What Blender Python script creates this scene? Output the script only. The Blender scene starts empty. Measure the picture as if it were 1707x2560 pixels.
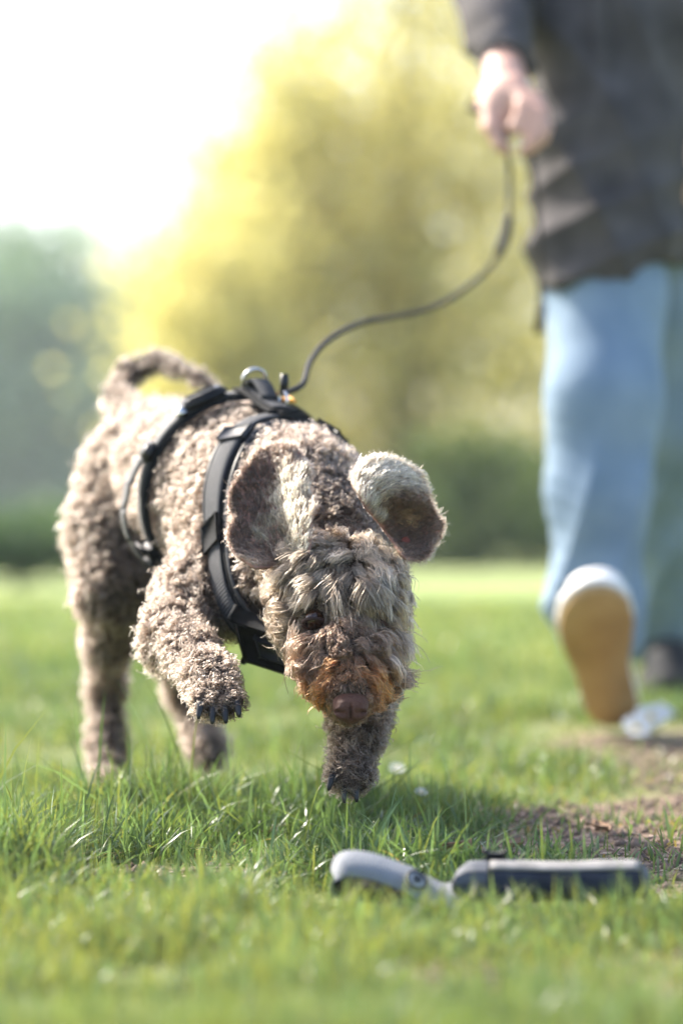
import bpy, math, random
import numpy as np
from mathutils import Vector, Matrix
from mathutils.bvhtree import BVHTree
from mathutils.kdtree import KDTree

rng = np.random.default_rng(7)
random.seed(7)
S = bpy.context.scene
COL = S.collection

# ------------------------------------------------------------------ camera, sky, sun, exposure
CAM_H = 0.324            # a photographer crouching low
LENS = 105.0
FPX = LENS / 36.0 * 2560.0
PITCH = math.atan(60.0 / FPX)
FOCUS = 2.955

cam_data = bpy.data.cameras.new('camera')
cam = bpy.data.objects.new('camera', cam_data)
COL.objects.link(cam)
cam.location = (0, 0, CAM_H)
cam.rotation_euler = (math.pi / 2 + PITCH, 0, 0)
cam_data.sensor_width = 36
cam_data.lens = LENS
cam_data.clip_start = 0.05
cam_data.clip_end = 3000
cam_data.dof.use_dof = True
cam_data.dof.focus_distance = FOCUS
cam_data.dof.aperture_fstop = 2.45
S.camera = cam

SUN_DIR = Vector((-0.60, 0.52, 0.72)).normalized()     # towards the sun
world = bpy.data.worlds.new('World')
S.world = world
world.use_nodes = True
wn = world.node_tree.nodes
sky = wn.new('ShaderNodeTexSky')
sky.sky_type = 'NISHITA'
sky.sun_disc = False
sky.sun_elevation = math.asin(SUN_DIR.z)
sky.sun_rotation = math.atan2(SUN_DIR.x, SUN_DIR.y)
sky.dust_density = 3.0
sky.air_density = 1.0
bg = wn['Background']
bg.inputs['Strength'].default_value = 0.15
world.node_tree.links.new(sky.outputs[0], bg.inputs['Color'])

sun_data = bpy.data.lights.new('sun', 'SUN')
sun_data.energy = 3.6
sun_data.angle = math.radians(1.0)
sun_data.color = (1.0, 0.93, 0.82)
sun = bpy.data.objects.new('sun', sun_data)
COL.objects.link(sun)
sun.rotation_euler = SUN_DIR.to_track_quat('Z', 'Y').to_euler()

S.view_settings.view_transform = 'Standard'
S.view_settings.look = 'None'
S.view_settings.exposure = 1.62
S.view_settings.gamma = 1.0
S.cycles.use_denoising = True
S.cycles.max_bounces = 10
S.cycles.transparent_max_bounces = 8
S.cycles.sample_clamp_indirect = 6.0

# ------------------------------------------------------------------ helpers
CP, SP = math.cos(PITCH), math.sin(PITCH)


def at(x, y, d):
    """A measured spot (photograph pixel, distance in metres) as a world point."""
    cx = (x - 853.5) / FPX * d
    cy = (1280.0 - y) / FPX * d
    return np.array([cx, d * CP - cy * SP, CAM_H + d * SP + cy * CP])


def ground_z(x, y):
    t = np.clip((y - 3.1) / 2.2, 0, 1)
    z = 0.034 * t * t * (3 - 2 * t)
    near = np.clip(1 - (y - 6) / 4, 0, 1)
    z = z + near * (0.006 * np.sin(x * 5.1 + 1.0) * np.sin(y * 4.3) + 0.003 * np.sin(x * 13 + y * 9))
    z = z + 0.02 * np.sin(x * 0.23) * np.clip((y - 10) / 30, 0, 1)
    return z


def unit(v):
    v = np.asarray(v, float)
    return v / np.maximum(np.linalg.norm(v, axis=-1, keepdims=True), 1e-9)


def sstep(a, b, x):
    t = np.clip((x - a) / (b - a), 0, 1)
    return t * t * (3 - 2 * t)


_nk = {}


def snoise(p, freq, seed=0, n=9):
    """cheap smooth vector noise in about -1..1"""
    key = (seed, n)
    if key not in _nk:
        r = np.random.default_rng(100 + seed)
        _nk[key] = (unit(r.normal(size=(n, 3))) * r.uniform(0.6, 1.5, (n, 1)), r.uniform(0, 6.28, n))
    k, ph = _nk[key]
    return np.sin(p @ k.T * freq + ph).sum(-1) / math.sqrt(n) * 0.8


def link(o, parent=None):
    COL.objects.link(o)
    if parent is not None:
        o.parent = parent
        L = Vector(parent.location)
        p = parent.parent
        while p is not None:
            L += Vector(p.location) if False else Vector((0, 0, 0))
            p = p.parent
        if parent.type == 'EMPTY':
            o.matrix_parent_inverse = Matrix.Translation(-L)
    return o


def mesh_obj(name, V, F, mat, parent=None, smooth=True, cols=None):
    me = bpy.data.meshes.new(name)
    V = np.asarray(V, float)
    if isinstance(F, np.ndarray):
        nf, k = F.shape
        me.vertices.add(len(V))
        me.vertices.foreach_set('co', V.ravel())
        me.loops.add(nf * k)
        me.loops.foreach_set('vertex_index', F.ravel().astype(np.int32))
        me.polygons.add(nf)
        me.polygons.foreach_set('loop_start', np.arange(0, nf * k, k, dtype=np.int32))
        me.update(calc_edges=True)
    else:
        me.from_pydata([tuple(v) for v in V], [], F)
        me.update()
    if smooth:
        me.polygons.foreach_set('use_smooth', np.ones(len(me.polygons), bool))
    if cols is not None:
        a = me.attributes.new('Col', 'FLOAT_COLOR', 'POINT')
        c = np.ones((len(V), 4))
        c[:, :3] = cols
        a.data.foreach_set('color', c.ravel())
    me.materials.append(mat)
    o = bpy.data.objects.new(name, me)
    return link(o, parent)


def empty(name, loc, label, cat, group=None):
    o = bpy.data.objects.new(name, None)
    o.location = loc
    o.empty_display_size = 0.05
    COL.objects.link(o)
    o['label'] = label
    o['category'] = cat
    if group:
        o['group'] = group
    bpy.context.view_layer.update()
    return o


def tag(o, label=None, cat=None, kind=None, group=None):
    if label:
        o['label'] = label
    if cat:
        o['category'] = cat
    if kind:
        o['kind'] = kind
    if group:
        o['group'] = group
    return o


# ------------------------------------------------------------------ materials
def new_mat(name):
    m = bpy.data.materials.new(name)
    m.use_nodes = True
    nt = m.node_tree
    return m, nt, nt.nodes, nt.nodes['Principled BSDF'], nt.nodes['Material Output']


def plain(name, c1, c2, scale=40, rough=0.7, bump=0.0, bscale=200, spec=0.4, metal=0.0, detail=4):
    m, nt, N, P, O = new_mat(name)
    tc = N.new('ShaderNodeTexCoord')
    nz = N.new('ShaderNodeTexNoise')
    nz.inputs['Scale'].default_value = scale
    nz.inputs['Detail'].default_value = detail
    rp = N.new('ShaderNodeValToRGB')
    rp.color_ramp.elements[0].color = (*c1, 1)
    rp.color_ramp.elements[1].color = (*c2, 1)
    rp.color_ramp.elements[0].position = 0.32
    rp.color_ramp.elements[1].position = 0.68
    nt.links.new(tc.outputs['Object'], nz.inputs['Vector'])
    nt.links.new(nz.outputs['Fac'], rp.inputs[0])
    nt.links.new(rp.outputs[0], P.inputs['Base Color'])
    P.inputs['Roughness'].default_value = rough
    P.inputs['Specular IOR Level'].default_value = spec
    P.inputs['Metallic'].default_value = metal
    if bump:
        n2 = N.new('ShaderNodeTexNoise')
        n2.inputs['Scale'].default_value = bscale
        n2.inputs['Detail'].default_value = 3
        bp = N.new('ShaderNodeBump')
        bp.inputs['Strength'].default_value = bump
        bp.inputs['Distance'].default_value = 0.002
        nt.links.new(tc.outputs['Object'], n2.inputs['Vector'])
        nt.links.new(n2.outputs['Fac'], bp.inputs['Height'])
        nt.links.new(bp.outputs[0], P.inputs['Normal'])
    return m


def leafy(name, transl=0.5, rough=0.45, tint=(1.25, 1.15, 0.5)):
    """leaf or blade: colour attribute, reflects and lets light through"""
    m, nt, N, P, O = new_mat(name)
    at_ = N.new('ShaderNodeAttribute')
    at_.attribute_name = 'Col'
    nt.links.new(at_.outputs['Color'], P.inputs['Base Color'])
    P.inputs['Roughness'].default_value = rough
    P.inputs['Specular IOR Level'].default_value = 0.35
    tr = N.new('ShaderNodeBsdfTranslucent')
    mul = N.new('ShaderNodeMix')
    mul.data_type = 'RGBA'
    mul.blend_type = 'MULTIPLY'
    mul.inputs['Factor'].default_value = 1.0
    mul.inputs['B'].default_value = (*tint, 1)
    nt.links.new(at_.outputs['Color'], mul.inputs['A'])
    nt.links.new(mul.outputs['Result'], tr.inputs['Color'])
    mx = N.new('ShaderNodeMixShader')
    mx.inputs[0].default_value = transl
    nt.links.new(P.outputs[0], mx.inputs[1])
    nt.links.new(tr.outputs[0], mx.inputs[2])
    nt.links.new(mx.outputs[0], O.inputs['Surface'])
    return m


def hair_mat(name, rough=0.38):
    m, nt, N, P, O = new_mat(name)
    N.remove(P)
    at_ = N.new('ShaderNodeAttribute')
    at_.attribute_name = 'Col'
    h = N.new('ShaderNodeBsdfHairPrincipled')
    h.model = 'CHIANG'
    h.parametrization = 'COLOR'
    h.inputs['Roughness'].default_value = rough
    h.inputs['Radial Roughness'].default_value = 0.6
    nt.links.new(at_.outputs['Color'], h.inputs['Color'])
    nt.links.new(h.outputs[0], O.inputs['Surface'])
    return m


def webbing(name, c1, c2, axis_scale=420, rough=0.6):
    """woven strap: fine ribs from the UV map plus noise"""
    m, nt, N, P, O = new_mat(name)
    uv = N.new('ShaderNodeUVMap')
    wv = N.new('ShaderNodeTexWave')
    wv.wave_type = 'BANDS'
    wv.bands_direction = 'X'
    wv.inputs['Scale'].default_value = axis_scale
    wv.inputs['Distortion'].default_value = 0.4
    nz = N.new('ShaderNodeTexNoise')
    nz.inputs['Scale'].default_value = 60
    rp = N.new('ShaderNodeValToRGB')
    rp.color_ramp.elements[0].color = (*c1, 1)
    rp.color_ramp.elements[1].color = (*c2, 1)
    nt.links.new(uv.outputs[0], wv.inputs['Vector'])
    nt.links.new(uv.outputs[0], nz.inputs['Vector'])
    ad = N.new('ShaderNodeMath')
    ad.operation = 'MULTIPLY_ADD'
    ad.inputs[1].default_value = 0.55
    nt.links.new(wv.outputs['Fac'], ad.inputs[0])
    ml = N.new('ShaderNodeMath')
    ml.operation = 'MULTIPLY'
    ml.inputs[1].default_value = 0.5
    nt.links.new(nz.outputs['Fac'], ml.inputs[0])
    nt.links.new(ml.outputs[0], ad.inputs[2])
    nt.links.new(ad.outputs[0], rp.inputs[0])
    nt.links.new(rp.outputs[0], P.inputs['Base Color'])
    bp = N.new('ShaderNodeBump')
    bp.inputs['Strength'].default_value = 0.6
    bp.inputs['Distance'].default_value = 0.001
    nt.links.new(wv.outputs['Fac'], bp.inputs['Height'])
    nt.links.new(bp.outputs[0], P.inputs['Normal'])
    P.inputs['Roughness'].default_value = rough
    return m


M = {}
M['grass'] = leafy('grass blades', 0.5, 0.3, (1.15, 1.15, 0.55))
M['leaf_sunny'] = leafy('sunny leaves', 0.62, 0.5, (1.1, 1.1, 0.7))
M['leaf_far'] = leafy('far leaves', 0.35, 0.6, (1.0, 1.05, 0.7))
M['bark'] = plain('bark', (0.06, 0.045, 0.03), (0.16, 0.12, 0.085), 9, 0.9, 0.8, 30)
M['fur'] = hair_mat('dog fur')
M['skin_dog'] = plain('dog skin under the coat', (0.030, 0.021, 0.016), (0.055, 0.038, 0.030), 60, 0.9, 0.5, 160, 0.15)  # dark so that gaps between the locks read as shading
M['ear_skin'] = plain('ear skin', (0.20, 0.10, 0.08), (0.34, 0.19, 0.15), 50, 0.6, 0.3, 120)
M['ear_red'] = plain('inner ear', (0.13, 0.022, 0.012), (0.20, 0.04, 0.022), 50, 0.6)
M['nose'] = plain('nose leather', (0.085, 0.038, 0.027), (0.125, 0.060, 0.044), 300, 0.55, 0.9, 900, 0.15)
M['nostril'] = plain('nostril', (0.012, 0.007, 0.006), (0.02, 0.012, 0.01), 300, 0.6)
M['claw'] = plain('claw horn', (0.008, 0.008, 0.010), (0.022, 0.021, 0.024), 200, 0.4, 0.15, 300, 0.4)
M['eye'] = plain('eye amber', (0.018, 0.007, 0.004), (0.045, 0.016, 0.007), 60, 0.04, 0, 100, 0.6)
M['eye_rim'] = plain('eye rim', (0.022, 0.010, 0.007), (0.05, 0.02, 0.013), 200, 0.5, 0, 100, 0.25)
M['pupil'] = plain('pupil', (0.004, 0.004, 0.004), (0.008, 0.006, 0.005), 60, 0.05)
M['pad'] = plain('harness padding', (0.005, 0.0055, 0.0065), (0.010, 0.011, 0.013), 120, 0.85, 0.5, 700, 0.2)
M['web'] = webbing('harness webbing', (0.006, 0.007, 0.009), (0.040, 0.045, 0.056), 110, 0.75)
M['webgrey'] = webbing('grey strap webbing', (0.025, 0.025, 0.028), (0.085, 0.085, 0.09), 420, 0.6)
M['plastic'] = plain('black plastic', (0.006, 0.006, 0.007), (0.012, 0.012, 0.014), 60, 0.4, 0.1, 300, 0.35)
M['metal'] = plain('steel', (0.45, 0.45, 0.46), (0.62, 0.61, 0.60), 90, 0.25, 0.1, 300, 0.5, 1.0)
M['orange'] = plain('orange tag', (0.62, 0.27, 0.03), (0.72, 0.36, 0.05), 90, 0.6)
M['leash'] = webbing('leash braid', (0.010, 0.008, 0.006), (0.042, 0.034, 0.026), 160, 0.8)
M['jacket'] = plain('brushed wool jacket', (0.055, 0.050, 0.051), (0.105, 0.095, 0.096), 14, 0.9, 0.5, 300, 0.2)
M['shirt'] = plain('black shirt', (0.012, 0.012, 0.012), (0.022, 0.021, 0.021), 25, 0.9)
M['jeans'] = plain('light denim', (0.165, 0.238, 0.325), (0.255, 0.338, 0.430), 9, 0.85, 0.5, 500, 0.2)
M['skin'] = plain('skin', (0.52, 0.29, 0.22), (0.62, 0.37, 0.29), 30, 0.5, 0.2, 200)
M['hair'] = plain('brown hair', (0.03, 0.018, 0.01), (0.07, 0.045, 0.025), 60, 0.5, 0.8, 120)
M['gum'] = plain('gum rubber sole', (0.36, 0.215, 0.085), (0.47, 0.30, 0.13), 16, 0.6, 0.4, 200)
M['white_rubber'] = plain('white rubber', (0.68, 0.66, 0.62), (0.78, 0.76, 0.73), 20, 0.45)
M['shoe_black'] = plain('black canvas', (0.012, 0.012, 0.014), (0.026, 0.026, 0.03), 60, 0.8, 0.5, 600)
M['navy'] = plain('navy nylon', (0.008, 0.012, 0.024), (0.015, 0.022, 0.040), 45, 0.6, 0.6, 500, 0.3)
M['sunlit_navy'] = plain('sunlit navy top', (0.17, 0.165, 0.16), (0.26, 0.25, 0.24), 60, 0.9, 0.5, 500)  # sun on top of the navy pouch, painted as a paler cloth
M['navy_trim'] = webbing('navy binding', (0.03, 0.036, 0.05), (0.075, 0.085, 0.105), 110, 0.7)
M['strap_grey'] = webbing('grey nylon loop', (0.15, 0.16, 0.18), (0.25, 0.265, 0.29), 110, 0.8)
M['snap'] = plain('grey snap', (0.30, 0.31, 0.32), (0.38, 0.39, 0.40), 60, 0.45)
M['dry_leaf'] = plain('dry leaf', (0.20, 0.11, 0.06), (0.34, 0.21, 0.12), 60, 0.7, 0.6, 200)
M['petal'] = leafy('petal', 0.35, 0.5, (1, 1, 1))
M['yellow'] = plain('flower centre', (0.55, 0.38, 0.03), (0.7, 0.5, 0.06), 200, 0.7)
M['stem'] = plain('flower stem', (0.06, 0.12, 0.02), (0.09, 0.17, 0.03), 100, 0.6)


def ground_mat():
    m, nt, N, P, O = new_mat('meadow ground')
    tc = N.new('ShaderNodeTexCoord')

    def noise(sc, det=5):
        n = N.new('ShaderNodeTexNoise')
        n.inputs['Scale'].default_value = sc
        n.inputs['Detail'].default_value = det
        nt.links.new(tc.outputs['Object'], n.inputs['Vector'])
        return n

    def ramp(src, p0, p1, c0, c1):
        r = N.new('ShaderNodeValToRGB')
        r.color_ramp.elements[0].position = p0
        r.color_ramp.elements[1].position = p1
        r.color_ramp.elements[0].color = (*c0, 1)
        r.color_ramp.elements[1].color = (*c1, 1)
        nt.links.new(src, r.inputs[0])
        return r

    def mix(f, a, b):
        x = N.new('ShaderNodeMix')
        x.data_type = 'RGBA'
        nt.links.new(f, x.inputs['Factor'])
        nt.links.new(a, x.inputs['A'])
        nt.links.new(b, x.inputs['B'])
        return x.outputs['Result']

    fine = noise(70)
    mid = noise(9)
    big = noise(0.35, 3)
    soil = ramp(fine.outputs['Fac'], 0.3, 0.72, (0.11, 0.072, 0.052), (0.34, 0.245, 0.185))
    turf = ramp(mid.outputs['Fac'], 0.3, 0.7, (0.10, 0.13, 0.04), (0.20, 0.22, 0.08))
    field = ramp(big.outputs['Fac'], 0.35, 0.65, (0.21, 0.28, 0.09), (0.36, 0.41, 0.17))  # far grass paler: its backlit glow is put into this colour
    # bare soil attribute (worn trail), measured on the sheet itself
    a = N.new('ShaderNodeAttribute')
    a.attribute_name = 'Col'
    sep = N.new('ShaderNodeSeparateColor')
    nt.links.new(a.outputs['Color'], sep.inputs[0])
    c1 = mix(sep.outputs[0], turf.outputs[0], soil.outputs[0])
    c2 = mix(sep.outputs[1], c1, field.outputs[0])
    nt.links.new(c2, P.inputs['Base Color'])
    P.inputs['Roughness'].default_value = 0.9
    P.inputs['Specular IOR Level'].default_value = 0.15
    bp = N.new('ShaderNodeBump')
    bp.inputs['Strength'].default_value = 0.9
    bp.inputs['Distance'].default_value = 0.01
    nt.links.new(fine.outputs['Fac'], bp.inputs['Height'])
    nt.links.new(bp.outputs[0], P.inputs['Normal'])
    return m


# ------------------------------------------------------------------ ground sheet
def bare(x, y):
    """0..1: how worn the turf is (trail on the right, a small straw patch in front of the dog)"""
    p = np.stack([x, y, np.zeros_like(x)], -1)
    n = snoise(p, 9, 3) * 0.38 + snoise(p, 26, 4) * 0.36
    e1 = np.sqrt(((x - 0.35 - 0.05 * (y - 3)) / 0.19) ** 2 + ((y - 3.14) / 0.42) ** 2)
    e2 = np.sqrt(((x + 0.16) / 0.075) ** 2 + ((y - 2.83) / 0.09) ** 2)
    e3 = np.sqrt(((x - 0.62) / 0.24) ** 2 + ((y - 4.05) / 0.6) ** 2)
    e4 = np.sqrt(((x - 0.24) / 0.2) ** 2 + ((y - 2.2) / 0.22) ** 2)
    b = np.maximum.reduce([sstep(1.25, 0.6, e1 + n), 0.7 * sstep(1.2, 0.5, e2 + n), 0.75 * sstep(1.2, 0.5, e3 + n), 0.45 * sstep(1.2, 0.4, e4 + n)])
    return b


def build_ground():
    ys = np.concatenate([np.linspace(-6, 1.2, 12), np.arange(1.3, 6.5, 0.035), 6.5 + np.geomspace(0.1, 900, 70)])
    xs = np.concatenate([-np.geomspace(900, 1.3, 40), np.arange(-1.25, 1.26, 0.035), np.geomspace(1.3, 900, 40)])
    X, Y = np.meshgrid(xs, ys)
    Z = ground_z(X, Y)
    V = np.stack([X, Y, Z], -1).reshape(-1, 3)
    ny, nx = X.shape
    i = np.arange(ny * nx).reshape(ny, nx)
    F = np.stack([i[:-1, :-1], i[:-1, 1:], i[1:, 1:], i[1:, :-1]], -1).reshape(-1, 4)
    cols = np.zeros((len(V), 3))
    cols[:, 0] = bare(V[:, 0], V[:, 1])
    cols[:, 1] = sstep(4.5, 9, V[:, 1])
    g = mesh_obj('ground', V, F, ground_mat(), cols=cols)
    tag(g, 'grassy meadow ground with a worn brown patch beside the toy', 'ground', 'structure')


build_ground()


# ------------------------------------------------------------------ grass
def blades(R, h, w, ang, bend, lean, col, segs=(0, 0.38, 0.72, 1.0)):
    n = len(R)
    side = np.stack([np.cos(ang), np.sin(ang), np.zeros(n)], -1)
    la = lean
    ld = np.stack([np.cos(la), np.sin(la), np.zeros(n)], -1)
    V = np.zeros((n, 7, 3))
    C = np.zeros((n, 7, 3))
    k = 0
    for j, s in enumerate(segs):
        up = s * h * (1 - 0.35 * bend * s)
        c = R + np.stack([0 * h, 0 * h, up], -1) + ld * (h * bend * (s ** 1.7))[:, None]
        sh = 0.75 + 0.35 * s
        if j < 3:
            ww = (w * (1 - 0.55 * s * s) * 0.5)[:, None]
            V[:, k] = c - side * ww
            V[:, k + 1] = c + side * ww
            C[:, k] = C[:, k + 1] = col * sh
            k += 2
        else:
            V[:, k] = c
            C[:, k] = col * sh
    b = (np.arange(n) * 7)[:, None]
    F = np.concatenate([b + [0, 1, 3], b + [0, 3, 2], b + [2, 3, 5], b + [2, 5, 4], b + [4, 5, 6]]).astype(np.int32)
    return V.reshape(-1, 3), F, C.reshape(-1, 3)


def build_grass():
    Vs, Fs, Cs, off = [], [], [], 0

    def add(n, y0, y1, half, pad, hmin, hmax, wmin, wmax, power=1.0, keep_bare=True, tall=0.0):
        nonlocal off
        y = y0 + (y1 - y0) * rng.random(n) ** power
        hw = 0.1143 * y * half + pad
        x = rng.uniform(-1, 1, n) * hw
        p = np.stack([x, y, 0 * x], -1)
        cl = snoise(p, 11, 11) * 0.5 + snoise(p, 31, 12) * 0.4
        b = bare(x, y)
        if keep_bare:
            ok = rng.random(n) > np.clip(b * 0.92, 0, 0.84)
            ok &= rng.random(n) < 0.6 + 0.6 * cl
        else:
            ok = np.ones(n, bool)
        # the dog's trail under the lying toy is pressed flat
        x, y, cl, b = x[ok], y[ok], cl[ok], b[ok]
        m = len(x)
        h = rng.uniform(hmin, hmax, m) * (1 + 0.6 * np.clip(cl, -0.9, 1.0)) * (1 - 0.62 * b)
        if tall:
            t = rng.random(m) < tall
            h[t] *= rng.uniform(1.3, 2.1, t.sum())
        toy = (np.abs(x - 0.14) < 0.22) & (y > 2.50) & (y < 2.80)
        h[toy] *= 0.42
        fr = (np.abs(x - 0.14) < 0.25) & (y > 2.2) & (y <= 2.45)
        h[fr] *= 0.62
        lp_ = (x > -0.03) & (x < 0.10) & (y > 2.5) & (y < 2.74)
        h[lp_] *= 0.6
        w = rng.uniform(wmin, wmax, m)
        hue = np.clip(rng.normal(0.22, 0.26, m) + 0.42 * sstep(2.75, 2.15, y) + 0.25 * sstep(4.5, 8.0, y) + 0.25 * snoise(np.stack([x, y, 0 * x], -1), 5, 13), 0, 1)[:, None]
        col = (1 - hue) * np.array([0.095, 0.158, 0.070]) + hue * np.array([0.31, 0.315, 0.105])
        cool = rng.random(m) < 0.3
        col[cool] = np.array([0.15, 0.23, 0.13]) * rng.uniform(0.8, 1.3, (cool.sum(), 1))
        dry = rng.random(m) < 0.05 + 0.3 * b
        col[dry] = np.array([0.36, 0.27, 0.13]) * rng.uniform(0.6, 1.25, (dry.sum(), 1))
        bend = np.abs(rng.normal(0.5, 0.5, m))
        bend[dry] += 0.8
        bend = np.clip(bend, 0.02, 1.6)
        h[dry] *= 0.7
        R = np.stack([x, y, ground_z(x, y) - 0.003], -1)
        V, F, C = blades(R, h, w, rng.uniform(0, 6.28, m), bend, rng.uniform(0, 6.28, m), col)
        Vs.append(V); Fs.append(F + off); Cs.append(C)
        off += len(V)

    add(84000, 1.55, 3.6, 1.15, 0.03, 0.022, 0.05, 0.0012, 0.0027, 1.0)
    add(15000, 2.72, 3.32, 1.2, 0.03, 0.045, 0.085, 0.0018, 0.0036, 1.0, tall=0.05)
    add(30000, 3.3, 6.0, 1.15, 0.05, 0.018, 0.042, 0.002, 0.004)
    add(26000, 6.0, 13.0, 1.2, 0.2, 0.03, 0.06, 0.005, 0.009)
    add(34000, 1.3, 7.0, 1.0, 1.3, 0.025, 0.06, 0.002, 0.0045)
    add(260, 2.7, 3.4, 1.1, 0.0, 0.08, 0.13, 0.0022, 0.0040)
    V = np.concatenate(Vs); F = np.concatenate(Fs); C = np.concatenate(Cs)
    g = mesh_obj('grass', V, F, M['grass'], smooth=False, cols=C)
    tag(g, 'short green and yellowish meadow grass blades covering the ground', 'grass', 'stuff')


build_grass()


# ------------------------------------------------------------------ tubes, distance-field bodies
def catmull(P, n):
    P = np.asarray(P, float)
    Q = np.vstack([2 * P[0] - P[1], P, 2 * P[-1] - P[-2]])
    t = np.linspace(0, len(P) - 1 - 1e-9, n)
    i = t.astype(int)
    f = (t - i)[:, None]
    a, b, c, d = Q[i], Q[i + 1], Q[i + 2], Q[i + 3]
    return 0.5 * (2 * b + (c - a) * f + (2 * a - 5 * b + 4 * c - d) * f * f + (3 * b - a - 3 * c + d) * f ** 3)


def tube(P, r, n=8, cap=True):
    P = np.asarray(P, float)
    m = len(P)
    r = np.broadcast_to(np.asarray(r, float), (m,))
    T = unit(np.gradient(P, axis=0))
    u = np.cross(T[0], [0, 0, 1.0])
    if np.linalg.norm(u) < 1e-3:
        u = np.array([1.0, 0, 0])
    u = unit(u)
    V = []
    for i in range(m):
        u = unit(u - T[i] * (u @ T[i]))
        v = np.cross(T[i], u)
        a = np.arange(n) / n * 2 * math.pi
        V.append(P[i] + r[i] * (np.cos(a)[:, None] * u + np.sin(a)[:, None] * v))
    V = np.concatenate(V)
    F = []
    for i in range(m - 1):
        for j in range(n):
            k = (j + 1) % n
            F.append((i * n + j, i * n + k, (i + 1) * n + k, (i + 1) * n + j))
    if cap:
        F.append(tuple(range(n - 1, -1, -1)))
        F.append(tuple((m - 1) * n + j for j in range(n)))
    return V, F


def merge(parts):
    V, F, o = [], [], 0
    for v, f in parts:
        V.append(np.asarray(v, float))
        F += [tuple(int(i) + o for i in q) for q in f]
        o += len(v)
    return np.concatenate(V), F


def ball(c, r, ax=None, seg=20, ring=12):
    V, F = [], []
    r = np.broadcast_to(np.asarray(r, float), (3,))
    for i in range(ring + 1):
        t = math.pi * i / ring
        for j in range(seg):
            a_ = 2 * math.pi * j / seg
            p = np.array([math.sin(t) * math.cos(a_), math.sin(t) * math.sin(a_), math.cos(t)]) * r
            V.append(p if ax is None else p @ np.asarray(ax))
    for i in range(ring):
        for j in range(seg):
            k = (j + 1) % seg
            F.append((i * seg + j, (i + 1) * seg + j, (i + 1) * seg + k, i * seg + k))
    return np.array(V) + c, F


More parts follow.
